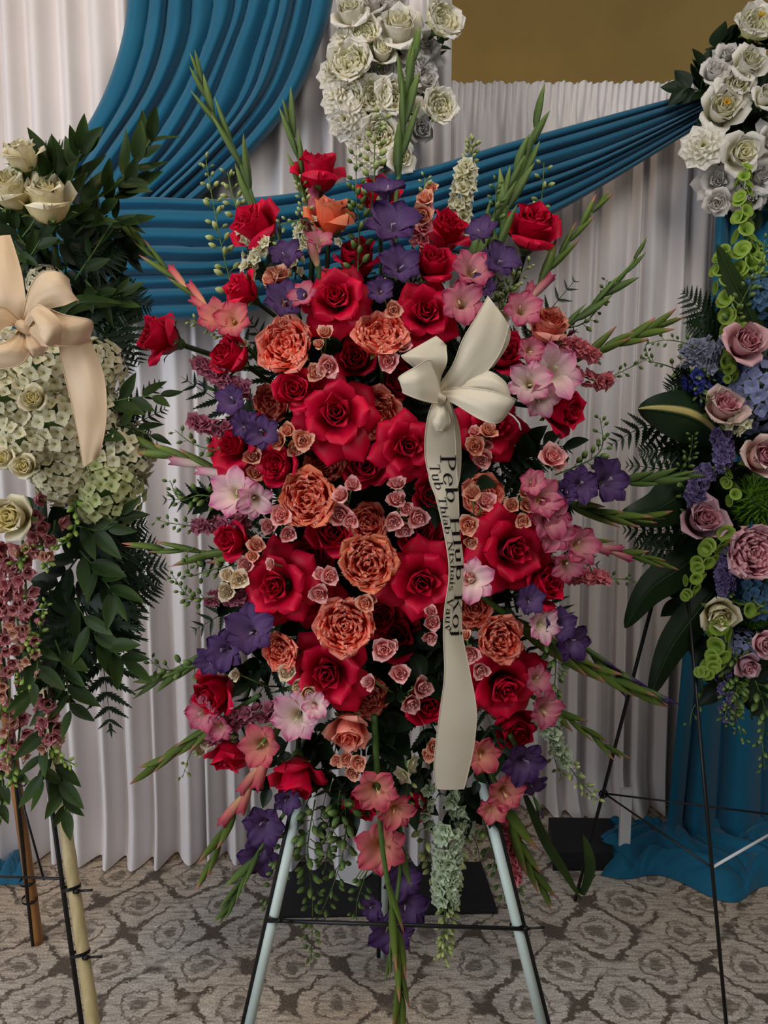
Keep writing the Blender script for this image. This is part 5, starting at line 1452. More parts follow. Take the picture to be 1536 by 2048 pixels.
rod_obj('leg', f2, t2 + (t2 - f2) * 0.5 + Vector((0.02, -0.004, 0)), 0.005, M['black_metal'], e)
for py in (1775, 1905):
    c = on(p1f, p1t + (p1t - p1f) * 0.6, py)
    tie('cable_tie', c + Vector((-0.006, 0, 0)), d1, 0.021, e, (0.045, -0.012, 0.012))
for py in (1765, 1800):
    c = on(f2, t2, py); tie('cable_tie', c + Vector((0.004, 0.006, 0)), t2 - f2, 0.02, e, (0.006, -0.004, 0.002))
rod_obj('crossbar', at(-40, 1752, 1.80), on(p1f, p1t, 1757) + Vector((-0.02, 0.0, 0)), 0.003, M['black_metal'], e)
rod_obj('brace', at(30, 1550, 1.80), at(88, 1760, 1.74), 0.0028, M['black_metal'], e)
mb = MB(); kx = at(44, 1560, 1.78)
mb.tube([kx + Vector((0.012 * math.cos(a), 0, 0.016 * math.sin(a))) for a in np.linspace(0, 6.28, 12)], 0.0022, 5)
link('wire_ring', mb.mesh('wire_ring', M['black_metal']), e)

# right easel: bare black wire
e = link('flower_easel', None); tag(e, 'bare black wire easel in front of the blue drape', 'easel', 'flower easels')
la = at(1150, 1802, floor_y(1802)); la.z = 0.002
lt = at(1330, 1110, 1.93)
rod_obj('leg', la, lt, 0.0052, M['black_metal'], e)
j1 = on(la, lt, 1587)
rm = at(1392, 1380, 1.78); rn = at(1452, 2048, 1.60); rfoot = toe(rm, rn)
rod_obj('leg', rfoot, rm + (rm - rfoot) * 0.35, 0.0046, M['black_metal'], e)
rod_obj('crossbar', j1, at(1600, 1636, 1.90), 0.0028, M['black_metal'], e)
j2 = on(rfoot, rm, 1735)
rod_obj('brace', j1 + Vector((0.006, 0, -0.002)), j2, 0.0026, M['black_metal'], e)
rod_obj('strut', j2, at(1600, 1634, 1.95), 0.0034, M['white_plastic_and_lit_wire'], e)  # wire catching the light: its brightness is painted in as white colour
mb = MB()
mb.tube([j1 + Vector((0.011 * math.cos(a), -0.004, 0.011 * math.sin(a))) for a in np.linspace(0, 6.28, 10)], 0.003, 5)
link('wire_ring', mb.mesh('wire_ring', M['black_metal']), e)

# ------------------------------------------------------------------ more plant kinds for the side arrangements
PROTO['CR'] = [rose_cup(31, M['cream'], M['cream_core'], 9, 0.5, 0.35, 4.0), rose_cup(32, M['cream'], M['cream_core'], 8, 0.3, 0.35, 4.0)]
PROTO['BL'] = [rose_cup(33, M['blush'], M['blush_core'], 9, 0.7, 0.35, 4.0)]
PROTO['SH'] = [rose_cup(34, M['shell'], M['blush_core'], 9, 0.6, 0.35, 4.0)]
PROTO['MV'] = [rose_cup(35, M['mauve'], M['blush_core'], 9, 0.6, 0.35, 4.0), rose_garden(36, M['mauve'], M['blush_core'], 7, 0.3)]
PROTO['WR'] = [rose_cup(41, M['silk'], M['silk_core'], 10, 0.9, 0.6, 4.0), rose_cup(42, M['silk'], M['silk_core'], 9, 1.0, 0.6, 4.0)]
PROTO['WP'] = [rose_garden(43, M['silk'], M['silk_core'], 9, 0.5), rose_garden(44, M['silk'], M['silk_core'], 8, 0.7)]
PROTO['WG'] = [rose_cup(45, M['silk_grey'], M['silk_grey'], 10, 1.0, 0.6, 4.0), rose_open(46, M['silk_grey'], M['silk_grey'])]
def pom(mat, seed):
    """layered silk carnation: many short ruffled petals over a dome"""
    rs = np.random.RandomState(seed); parts = []
    mb = MB()
    for i in range(40):
        k = (i + .5) / 40
        petal(mb, 0.5, 0.22, [10 + 70 * k, 20 + 75 * k, 45 + 75 * k], 0.05 + 0.35 * k, -0.05 - 0.3 * k, i * GA, 1.3, 0.2, ruf=0.3, rfreq=5, blunt=5, base=0.4, nu=6, nv=4, seed=seed + i)
    parts.append(('inner_petals', mb.mesh('inner_petals', mat), []))
    for i in range(9):
        m2 = MB()
        petal(m2, 0.92, 0.36, [60, 70, 85, 105], 0.1, -0.4, i * 0.698 + rs.uniform(-.1, .1), 1.5, 0.3, ruf=0.2, rfreq=6, blunt=5, base=0.3, nu=8, nv=6, seed=seed * 3 + i)
        parts.append(('petal', m2.mesh('petal', mat), []))
    return parts
PROTO['WC'] = [pom(M['silk'], 51)]
RAD.update({'CR': 0.9, 'BL': 0.95, 'SH': 0.93, 'MV': 0.95, 'WR': 1.0, 'WP': 0.98, 'WG': 1.0, 'WC': 1.0})

def hydrangea(px, py, rpx, Y, col, label, group, n=76, squash=0.8):
    c = at(px, py, Y); R = rpx * mpp(py, Y)
    r = link('hydrangea', None, None, Matrix.Translation(c)); tag(r, label, 'hydrangea', group)
    mb = MB()
    for j in range(1):
        pr = [(0.02, -0.75), (0.45, -0.62), (0.68, -0.25), (0.72, 0.1), (0.55, 0.45), (0.25, 0.66), (0.02, 0.7)]
        P = np.array([[[rr * math.cos(a), rr * math.sin(a), z] for a in np.linspace(0, 6.2832, 13)[:-1]] for rr, z in pr]) * R
        mb.grid(P, close_u=True)
    link('flower_head', mb.mesh('flower_head', M['sepal']), r)
    k = 0; i = 0
    N = n * 1.75
    while k < n and i < 400:
        z = 1 - 2 * (i + 0.5) / N; i += 1
        if z < -1: break
        a = i * GA; s = math.sqrt(max(0, 1 - z * z))
        d = Vector((s * math.cos(a), -z, s * math.sin(a)))            # z runs towards the viewer (-Y)
        if -d.y < -0.15: continue
        ax = (d + Vector((rng.uniform(-.25, .25), rng.uniform(-.25, .25), rng.uniform(-.25, .25)))).normalized()
        link('floret', HYD[col][k % 2], r, frame(d * R * rng.uniform(0.86, 1.02), ax, rng.uniform(0, 6), R * rng.uniform(0.185, 0.25)))
        k += 1
    return r

def snapdragon(path, label, Y0, Y1, col='snap_pink', n=20, d=46, tip=8, group='snapdragons', radius=15):
    m = 12
    pp = spline(path, m)
    pts = [at(p[0], p[1], Y0 + (Y1 - Y0) * i / (m - 1.0)) for i, p in enumerate(pp)]
    base = pts[0]
    r = link('snapdragon', None, None, Matrix.Translation(base)); tag(r, label, 'snapdragon', group)
    mb = MB(); mb.tube([p - base for p in pts], [0.003 * (1 - 0.5 * i / (m - 1)) for i in range(m)], 5)
    link('stem', mb.mesh('stem', M['stem']), r)
    sc = mpp(path[0][1], Y0)
    for k in range(n + tip):
        t = 0.03 + 0.95 * k / (n + tip - 1)
        i = t * (m - 1); i0 = min(int(i), m - 2)
        p = pts[i0].lerp(pts[i0 + 1], i - i0); tang = (pts[i0 + 1] - pts[i0]).normalized()
        x = tang.cross(FWD).normalized(); y = tang.cross(x); a = k * GA
        rad = x * math.cos(a) + y * math.sin(a)
        if rad.dot(FWD) > 0.5: rad = (rad - FWD * 1.3).normalized()
        if k < n:
            ax = (rad + tang * 0.3 - FWD * 0.3).normalized()
            link('blossom', SNAP[col if k < n * 0.75 else 'snap_peach'], r, Matrix.Translation(-base) @ frame(p + rad * radius * sc, ax, rng.uniform(0, 6), d * 0.5 * sc * (1 - 0.4 * t)))
        else:
            link('bud', LBUD['snap_green'], r, Matrix.Translation(-base) @ frame(p + rad * 4 * sc, (rad + tang * 0.8).normalized(), 0, d * 0.36 * sc * (1.1 - 0.55 * (k - n) / tip)))
    return r

def bells(path, label, Y0, Y1, n=22, d=34, group='bells of Ireland', radius=15):
    m = 12
    pp = spline(path, m)
    pts = [at(p[0], p[1], Y0 + (Y1 - Y0) * i / (m - 1.0)) for i, p in enumerate(pp)]
    base = pts[0]
    r = link('bells_of_ireland', None, None, Matrix.Translation(base)); tag(r, label, 'bells stem', group)
    mb = MB(); mb.tube([p - base for p in pts], [0.0032 * (1 - 0.5 * i / (m - 1)) for i in range(m)], 5)
    link('stem', mb.mesh('stem', M['stem']), r)
    sc = mpp(path[0][1], Y0)
    for k in range(n):
        t = 0.03 + 0.96 * k / (n - 1)
        i = t * (m - 1); i0 = min(int(i), m - 2)
        p = pts[i0].lerp(pts[i0 + 1], i - i0); tang = (pts[i0 + 1] - pts[i0]).normalized()
        x = tang.cross(FWD).normalized(); y = tang.cross(x); a = k * 1.7 + rng.uniform(-.2, .2)
        rad = x * math.cos(a) + y * math.sin(a)
        if rad.dot(FWD) > 0.5: rad = (rad - FWD * 1.3).normalized()
        ax = (rad + tang * 0.35 - FWD * 0.15).normalized()
        link('bell', BELL, r, Matrix.Translation(-base) @ frame(p + rad * radius * sc * (1 - 0.4 * t), ax, rng.uniform(0, 6), d * 0.5 * sc * (1 - 0.45 * t)))
    return r

def big_leaf(path, w, Y0, Y1, label, mat='leaf_dark', fold=0.012, across=False):
    n = 18; nu = 9
    a = spline(path, n)
    P = np.zeros((n, nu, 3)); A = np.zeros((n, nu))
    for j in range(n):
        t = j / (n - 1.0)
        x, y = a[j]; x2, y2 = a[min(j + 1, n - 1)]; x1, y1 = a[max(j - 1, 0)]
        L = math.hypot(x2 - x1, y2 - y1) or 1
        nx, ny = -(y2 - y1) / L, (x2 - x1) / L
        ww = w * (math.sin(math.pi * (0.06 + 0.93 * t) ** 0.85) ** 0.8)
        for i in range(nu):
            s = -1 + 2.0 * i / (nu - 1)
            P[j, i] = at(x + nx * ww * s, y + ny * ww * s, Y0 + (Y1 - Y0) * t + fold * abs(s) * (1 if i % 2 else 1))
            A[j, i] = 0.5 + 0.5 * s if across else 0.3 + 0.5 * t
    mb = MB(); mb.grid(P, A)
    o = link('aspidistra_leaf', mb.mesh('aspidistra_leaf', M[mat]))
    mb = MB(); mb.tube([Vector(P[j, nu // 2]) + Vector((0, -0.001, 0)) for j in range(n)], [0.0022 * (1 - .8 * j / n) for j in range(n)], 4)
    link('midrib', mb.mesh('midrib', M['stem_dark']), o)
    return tag(o, label, 'leaf', 'broad aspidistra leaves')

# ------------------------------------------------------------------ left arrangement (cream and white, champagne bow)
YA = 1.60
def la_y(px, py): return YA - 0.06 + 0.10 * min(1, abs(px - 40) / 260.0)
GL_ = 'white roses beside the champagne bow'
for kind, px, py, d, dx, dy, lab in [
 ('CR', 92, 392, 138, 0.1, 0.75, 'cream rose opening upward beside the ruscus tips'), ('CR', 20, 372, 120, -0.1, 0.6, 'cream rose at the picture edge above the champagne ribbon'),
 ('CR', 42, 305, 96, 0.0, 0.8, 'cream rose behind the fern sprig on the white curtain'), ('CR', 66, 797, 66, 0.0, 0.1, 'small white rose in the hydrangea below the champagne bow'),
 ('CR', 47, 932, 62, 0.05, 0.1, 'small white rose just above the large white rose'), ('CR', 8, 915, 54, -0.1, 0.1, 'small white rose cut by the picture edge in the hydrangea'),
 ('CR', 20, 1035, 112, 0.0, 0.05, 'large white rose with a spiral heart above pink snapdragons')]:
    rose(kind, px, py, d, dx, dy, 0, lab, 'white_rose', GL_, Y=la_y(px, py) - 0.02)
HG = 'white hydrangeas beside the champagne bow'
for px, py, rp, col in [(95, 735, 78, 'hyd_white'), (30, 800, 70, 'hyd_white'), (120, 850, 82, 'hyd_white'), (60, 880, 70, 'hyd_white'), (190, 735, 62, 'hyd_white'), (215, 978, 76, 'hyd_green'), (248, 905, 66, 'hyd_white'),
                        (130, 945, 66, 'hyd_white'), (185, 830, 60, 'hyd_white'), (20, 720, 60, 'hyd_white'), (95, 570, 40, 'hyd_white')]:
    hydrangea(px, py, rp, la_y(px, py) + 0.06, col, place_label('greenish white hydrangea head' if col == 'hyd_green' else 'white hydrangea head', px, py), HG)
for path, n, tip in [([(60, 1000), (75, 1060), (90, 1110), (95, 1135)], 12, 4), ([(20, 1100), (25, 1180), (40, 1260), (75, 1300)], 18, 6), ([(0, 1180), (15, 1290), (20, 1400), (15, 1520)], 20, 4), ([(90, 1380), (100, 1450), (105, 1500), (150, 1530)], 15, 9),
                     ([(110, 1040), (100, 1080), (60, 1100), (30, 1130)], 8, 2), ([(45, 1080), (52, 1180), (62, 1280), (58, 1380)], 22, 3), ([(-15, 1090), (-5, 1200), (5, 1310), (0, 1440)], 26, 3), ([(30, 1390), (40, 1450), (30, 1520), (25, 1570)], 16, 6), ([(150, 1000), (150, 1060), (120, 1090), (60, 1095)], 0, 16), ([(45, 1210), (40, 1160), (45, 1120), (52, 1100)], 0, 12), ([(70, 1300), (80, 1260), (85, 1225), (92, 1205)], 0, 14), ([(20, 1440), (50, 1410), (45, 1370), (40, 1350)], 2, 10), ([(-10, 1480), (0, 1560), (5, 1600), (0, 1650)], 3, 10)]:
    x, y = path[2]
    snapdragon(path, place_label('green snapdragon tip' if n < 4 else 'dusty pink snapdragon', x, y), 1.60, 1.56, n=n, tip=tip, group='snapdragons below the large white rose')
RUS = [([(120, 420), (150, 340), (160, 300)], 7, 95), ([(110, 460), (200, 390), (270, 330), (300, 280)], 11, 90), ([(150, 470), (220, 400), (260, 370)], 8, 80), ([(90, 470), (110, 380), (105, 330)], 6, 100),
       ([(150, 560), (190, 500), (230, 440), (255, 445)], 8, 70), ([(40, 480), (70, 440), (80, 400)], 6, 95), ([(60, 500), (30, 460), (10, 420)], 5, 90), ([(20, 470), (50, 520), (80, 480)], 5, 80),
       ([(170, 560), (210, 600), (240, 590)], 6, 70), ([(180, 820), (240, 800), (320, 790)], 7, 80), ([(180, 870), (240, 850), (300, 870)], 7, 75), ([(150, 1050), (200, 1060), (240, 1030)], 7, 90), ([(160, 1100), (200, 1150), (230, 1190)], 7, 90),
       ([(150, 1200), (190, 1270), (250, 1320)], 8, 90), ([(110, 1280), (130, 1340), (140, 1420)], 8, 85), ([(90, 1320), (100, 1400), (85, 1500), (85, 1560)], 9, 80), ([(100, 1500), (120, 1560), (130, 1620)], 7, 80), ([(60, 1250), (75, 1330), (60, 1390)], 7, 80), ([(-10, 1500), (5, 1560), (0, 1620)], 6, 70)]
for path, n, sz in RUS:
    x, y = path[-1]
    leafy(path, n, sz, place_label('glossy ruscus stem', x, y), la_y(*path[0]) + 0.04, la_y(x, y), 'leaf', 'ruscus stems around the champagne bow')
for (x, y) in [(130, 560), (170, 520), (200, 640), (120, 620), (180, 600), (210, 560), (90, 540), (220, 480), (60, 520), (200, 690), (150, 480), (170, 1100), (130, 1150), (190, 1180), (110, 1060), (140, 1020), (210, 1090), (100, 1200), (170, 430), (100, 1320)]:
    a = rng.uniform(0, 6.28)
    leafy([(x - 40 * math.cos(a), y - 40 * math.sin(a)), (x, y), (x + 45 * math.cos(a), y + 45 * math.sin(a))], 6, 78, place_label('dark leafy sprig', x, y), la_y(x, y) + 0.07, la_y(x, y) + 0.09, 'leaf_dark', 'dark sprigs around the champagne bow', 'leaf_sprig', 'sprig', 1.2)
for path, W in [([(150, 1180), (200, 1300), (222, 1462)], 130), ([(160, 1120), (240, 1110), (312, 1090)], 80), ([(170, 1160), (250, 1150), (330, 1135)], 90), ([(160, 1080), (230, 1060), (290, 1050)], 80), ([(150, 1220), (130, 1330), (140, 1400)], 90), ([(180, 1240), (240, 1250), (275, 1240)], 60), ([(170, 1200), (260, 1190), (318, 1170)], 70),
                ([(150, 640), (220, 680), (255, 745)], 70), ([(180, 620), (240, 660), (280, 725)], 70), ([(200, 600), (250, 600), (300, 615)], 60), ([(190, 830), (250, 820), (320, 765)], 46), ([(190, 860), (260, 850), (330, 818)], 46), ([(60, 345), (100, 310), (140, 295)], 40), ([(190, 880), (250, 880), (300, 870)], 40), ([(150, 500), (200, 520), (245, 500)], 60)]:
    x, y = path[-1]
    frond(path, W, place_label('dark fern frond of the cream arrangement', x, y), la_y(*path[0]) + 0.06, la_y(x, y) + 0.05, 'fern fronds around the champagne bow', n=12)
big_leaf([(120, 640), (150, 610), (190, 604), (244, 608)], 17, YA + .02, YA - .01, 'curled pale green leaf beside the champagne bow', 'leaf')
# champagne bow
bw = link('ribbon_bow', None, None, Matrix.Identity(4)); tag(bw, 'champagne satin bow with folded loops on the white hydrangeas', 'ribbon bow')
y2 = 1.44
for nm, rows in [
 ('tail', [(-40, 480, y2 + .02, 20, 470, y2 + .02), (-35, 540, y2 - .01, 42, 545, y2 - .01), (-20, 600, y2 - .02, 52, 600, y2 - .02), (10, 640, y2, 52, 645, y2)]),
 ('loop', [(42, 655, y2, 58, 645, y2), (60, 580, y2 - .04, 88, 620, y2 - .05), (85, 545, y2 - .06, 130, 610, y2 - .07), (120, 545, y2 - .06, 155, 600, y2 - .06), (140, 560, y2 - .03, 156, 605, y2 - .03)]),
 ('loop', [(48, 645, y2, 52, 665, y2), (80, 615, y2 - .06, 80, 690, y2 - .06), (130, 630, y2 - .09, 110, 692, y2 - .09), (180, 640, y2 - .08, 150, 692, y2 - .08), (187, 662, y2 - .05, 184, 684, y2 - .05)]),
 ('loop', [(46, 650, y2 - .01, 52, 662, y2 - .01), (70, 612, y2 - .07, 66, 640, y2 - .10), (95, 618, y2 - .10, 80, 670, y2 - .12), (122, 650, y2 - .11, 95, 690, y2 - .12), (118, 690, y2 - .09, 108, 692, y2 - .09)]),
 ('loop', [(50, 650, y2, 44, 664, y2), (10, 615, y2 - .04, 15, 650, y2 - .05), (-20, 620, y2 - .06, -20, 680, y2 - .07), (-60, 640, y2 - .05, -60, 690, y2 - .06)]),
 ('loop', [(46, 655, y2, 54, 665, y2), (20, 680, y2 - .05, 60, 700, y2 - .05), (-10, 690, y2 - .07, 40, 730, y2 - .06), (-50, 690, y2 - .06, -20, 740, y2 - .05)]),
 ('loop', [(50, 660, y2, 60, 660, y2), (48, 690, y2 - .05, 92, 690, y2 - .05), (60, 708, y2 - .05, 90, 705, y2 - .05), (68, 716, y2 - .04, 84, 712, y2 - .04)]),
 ('tail', [(118, 690, y2 - .03, 182, 684, y2 - .03), (128, 740, y2 - .02, 205, 745, y2 - .02), (142, 800, y2 - .02, 213, 805, y2 - .02), (152, 850, y2 - .015, 212, 850, y2 - .015), (160, 890, y2 - .01, 204, 890, y2 - .01), (168, 935, y2, 196, 915, y2)])]:
    me, _, _ = strip(nm, rows, M['champagne'], nrow=30, nu=9, bulge=0.010 if nm == 'loop' else 0.006, wav=0.0018, crease=0.005 if nm == 'loop' else 0.002)
    link(nm, me, bw)
mb = MB(); kp = at(50, 655, y2 - 0.03)
mb.tube([kp + Vector((-0.014, 0.02, 0.004)), kp + Vector((-0.005, -0.004, 0.003)), kp + Vector((0.006, -0.004, -0.003)), kp + Vector((0.016, 0.02, -0.006))], [0.006, 0.011, 0.011, 0.006], 8)
link('knot', mb.mesh('knot', M['champagne']), bw)

# ------------------------------------------------------------------ right arrangement (blush, lavender and green)
YB = 1.78
def ra_y(px, py): return YB + 0.10 * min(1, abs(px - 1520) / 240.0)
RGp = 'roses in the lavender arrangement'
for kind, px, py, d, dx, dy, lab in [
 ('BL', 1493, 684, 112, 0.05, 0.2, 'pink rose highest in the lavender arrangement'), ('SH', 1450, 812, 106, 0.0, 0.45, 'pale peach rose beside the striped leaf'), ('SH', 1528, 912, 110, 0.1, 0.2, 'blush rose at the picture edge above the green pompom'),
 ('MV', 1408, 1037, 118, 0.0, 0.3, 'mauve rose over the dark broad leaf'), ('MV', 1508, 1106, 124, 0.05, 0.1, 'lavender pink rose with folded heart below the green pompom'), ('CR', 1440, 1230, 88, -0.1, -0.35, 'cream rosebud hanging under violet stock'),
 ('BL', 1530, 1288, 66, 0.2, 0.0, 'small pink rose at the picture edge near the cream rosebud'), ('MV', 1496, 1332, 66, 0.0, -0.3, 'small mauve rose below the cream rosebud')]:
    rose(kind, px, py, d, dx, dy, 0, lab, 'garden_rose', RGp, Y=ra_y(px, py) - 0.03, i=0 if py != 1106 else 1)
for px, py, rp, col in [(1508, 790, 76, 'hyd_blue'), (1512, 600, 54, 'hyd_deep'), (1512, 1185, 56, 'hyd_deep'), (1476, 1300, 44, 'hyd_blue'), (1465, 740, 40, 'hyd_deep')]:
    hydrangea(px, py, rp, ra_y(px, py) + 0.06, col, place_label('lavender blue hydrangea head' if col == 'hyd_blue' else 'slate blue hydrangea head', px, py), 'blue hydrangeas in the lavender arrangement', 66)
BG = 'bells of Ireland in the lavender arrangement'
bells([(1482, 580), (1488, 500), (1484, 420), (1488, 340)], 'tall bells of Ireland spike in front of the silk roses', 1.84, 1.84, 26, 42, BG, 17)
bells([(1470, 660), (1455, 600), (1440, 540), (1450, 500)], 'bells of Ireland stem beside the green blade leaf', 1.82, 1.82, 24, 40, BG, 17)
bells([(1500, 620), (1510, 560), (1515, 520), (1510, 490)], 'bells of Ireland stem behind the green blade leaf', 1.84, 1.84, 18, 34, BG, 14)
bells([(1450, 1060), (1420, 1100), (1390, 1150), (1375, 1195)], 'bells of Ireland stem hanging below the mauve rose', 1.80, 1.78, 18, 40, BG, 17)
bells([(1430, 1240), (1440, 1290), (1425, 1330), (1400, 1350)], 'bells of Ireland stem under the cream rosebud', 1.80, 1.78, 18, 44, BG, 18)
bells([(1480, 1220), (1520, 1210), (1530, 1215), (1536, 1220)], 'bells of Ireland stem beside the cream rosebud at the picture edge', 1.80, 1.80, 12, 36, BG, 14)
bells([(1480, 1310), (1485, 1360), (1480, 1400), (1470, 1430)], 'lowest bells of Ireland stem over the blue drape', 1.80, 1.80, 14, 28, BG, 11)
bells([(1440, 720), (1455, 730), (1462, 740), (1460, 760)], 'short bells of Ireland tip below the pink rose', 1.80, 1.80, 10, 34, BG, 14)
bells([(1470, 1000), (1460, 970), (1450, 950), (1455, 930)], 'short bells of Ireland tip beside the green pompom', 1.80, 1.80, 9, 28, BG, 10)
def pompom(px, py, rp, Y, label):
    c = at(px, py, Y); R = rp * mpp(py, Y)
    mb = MB(); rs = np.random.RandomState(int(px))
    for i in range(420):
        z = 1 - 2 * (i + .5) / 420; a = i * GA; s = math.sqrt(1 - z * z)
        d = Vector((s * math.cos(a), z, s * math.sin(a)))
        x = d.orthogonal().normalized() * R * 0.05; y = d.cross(x)
        dd = (d + Vector(rs.uniform(-.35, .35, 3))).normalized() * R * rs.uniform(0.9, 1.06)
        b = d * R * 0.62
        mb.add([b + x, b - x * .5 + y, b - x * .5 - y, dd], [(0, 1, 3), (1, 2, 3), (2, 0, 3)], [0, 0, 0, 1])
    r = link('dianthus_pompom', None, None, Matrix.Translation(c)); tag(r, label, 'pompom flower', 'green pompoms in the lavender arrangement')
    o = link('tufts', mb.mesh('tufts', M['pompom'], False), r); o['kind'] = 'stuff'
    core = lathe_bud('pompom_core', M['pompom'], [(0.05, -0.7), (0.5, -0.5), (0.7, 0), (0.5, 0.5), (0.05, 0.7)], 10)
    link('pompom_core', core, r, Matrix.Scale(R, 4))
    mb = MB(); mb.tube([(0, 0.5 * R, -0.5 * R), (0, 1.6 * R, -1.4 * R)], 0.003, 5)
    link('stem', mb.mesh('stem', M['stem']), r)
pompom(1516, 1002, 60, 1.82, 'bright green fuzzy pompom between the blush and lavender roses')
pompom(1505, 1225, 36, 1.86, 'small green fuzzy pompom beside the cream rosebud')
for path, flo, n, fd, desc in [([(1440, 860), (1445, 890), (1448, 915), (1440, 935)], 'lark_violet', 26, 30, 'violet stock'), ([(1420, 940), (1400, 960), (1390, 990), (1395, 1010)], 'lark_violet', 26, 32, 'violet stock'), ([(1455, 1070), (1450, 1110), (1448, 1150), (1455, 1190)], 'lark_violet', 34, 32, 'violet stock'),
                               ([(1430, 720), (1400, 700), (1380, 710), (1360, 720)], 'lark_grey', 16, 40, 'grey-blue delphinium'), ([(1440, 700), (1425, 690), (1415, 720), (1420, 760)], 'lark_grey', 14, 36, 'grey-blue delphinium'), ([(1410, 790), (1395, 775), (1388, 762), (1380, 750)], 'lark_blue', 8, 44, 'deep blue delphinium'),
                               ([(1440, 1330), (1450, 1370), (1455, 1410), (1460, 1450)], 'lark_violet', 24, 22, 'violet stock'), ([(1490, 830), (1480, 845), (1470, 850), (1465, 865)], 'lark_white', 12, 30, 'greenish white freesia')]:
    x, y = path[2]
    spike(path, place_label(desc + ' stem', x, y), ra_y(*path[0]) + 0.0, ra_y(x, y) - 0.02, 'lark_green', flo, n, 12, fd, 0.9, 14, 'filler flowers in the lavender arrangement', 'stock_flower' if 'stock' in desc else ('freesia' if 'free' in desc else 'delphinium'), desc.split()[-1], taper=0.2)
for path, n, d, desc in [([(1420, 720), (1380, 690), (1330, 680), (1290, 690)], 14, 15, 'wiry green seed stem'), ([(1370, 745), (1330, 730), (1300, 720), (1290, 690)], 8, 14, 'wiry green seed stem'), ([(1460, 660), (1490, 590), (1520, 540), (1530, 480)], 24, 17, 'green budded snapdragon stem'), ([(1470, 1300), (1475, 1360), (1470, 1420), (1485, 1480)], 30, 17, 'hanging green seed stem'),
                         ([(1450, 1300), (1460, 1350), (1455, 1400), (1450, 1440)], 22, 18, 'hanging silvery seed stem'), ([(1420, 720), (1400, 750), (1400, 790), (1415, 800)], 20, 15, 'green budded delphinium stem'), ([(1380, 1000), (1360, 950), (1380, 910), (1385, 870)], 22, 16, 'green budded delphinium stem'), ([(1390, 1340), (1405, 1380), (1385, 1420), (1380, 1450)], 5, 17, 'thread-like trailing stem'), ([(1510, 1360), (1530, 1420), (1525, 1480), (1530, 1540)], 26, 20, 'hanging silvery seed stem')]:
    x, y = path[2]
    spike(path, place_label(desc, x, y), ra_y(*path[0]), ra_y(x, y) - 0.03, 'lark_green', None, n, d, 0, 0, 10, 'seed stems in the lavender arrangement', 'seed_stem', 'seed stem', ped=1.2)
big_leaf([(1440, 880), (1390, 840), (1330, 824), (1276, 818)], 52, 1.84, 1.76, 'striped broad leaf with a yellow band beside the pale peach rose', 'striped_leaf', 0.02, True)
big_leaf([(1420, 950), (1360, 990), (1310, 1020), (1240, 1030)], 46, 1.86, 1.80, 'dark broad leaf behind the green gladiolus tips')
big_leaf([(1430, 1080), (1370, 1130), (1300, 1180), (1250, 1256)], 38, 1.86, 1.80, 'dark broad leaf with its tip crossing the wire easel leg')
big_leaf([(1430, 1180), (1390, 1230), (1340, 1300), (1298, 1398)], 36, 1.84, 1.78, 'dark broad leaf hanging lowest before the blue drape')
big_leaf([(1520, 690), (1500, 630), (1465, 560), (1434, 488)], 24, 1.80, 1.78, 'green blade leaf crossing the bells of Ireland', 'leaf')
for path, W in [([(1450, 680), (1410, 630), (1368, 585)], 60), ([(1450, 690), (1410, 660), (1375, 650)], 50), ([(1400, 860), (1300, 850), (1222, 890)], 60), ([(1420, 800), (1370, 770), (1335, 780)], 50), ([(1400, 900), (1320, 900), (1280, 905)], 40), ([(1400, 960), (1330, 940), (1255, 930)], 50), ([(1420, 1050), (1330, 1060), (1250, 1060)], 70), ([(1400, 1100), (1320, 1100), (1270, 1090)], 60), ([(1420, 1180), (1390, 1200), (1360, 1225)], 40), ([(1400, 790), (1370, 760), (1352, 740)], 30)]:
    x, y = path[-1]
    frond(path, W, place_label('dark fern frond of the lavender arrangement', x, y), 1.88, 1.84, 'fern fronds in the lavender arrangement', n=11)
for (x, y) in [(1460, 680), (1500, 740), (1430, 780), (1480, 880), (1420, 900), (1460, 960), (1430, 1000), (1480, 1060), (1420, 1100), (1400, 1170), (1470, 1180), (1460, 1260), (1510, 1260), (1420, 1290), (1480, 1350), (1525, 1150), (1530, 860), (1500, 1400), (1530, 650), (1400, 930), (1470, 1120), (1440, 850)]:
    a = rng.uniform(0, 6.28)
    leafy([(x - 40 * math.cos(a), y - 40 * math.sin(a)), (x, y), (x + 45 * math.cos(a), y + 45 * math.sin(a))], 5, 80, place_label('dark leafy sprig', x, y), 1.87, 1.89, 'leaf_dark', 'dark sprigs in the lavender arrangement', 'leaf_sprig', 'sprig', 1.2)

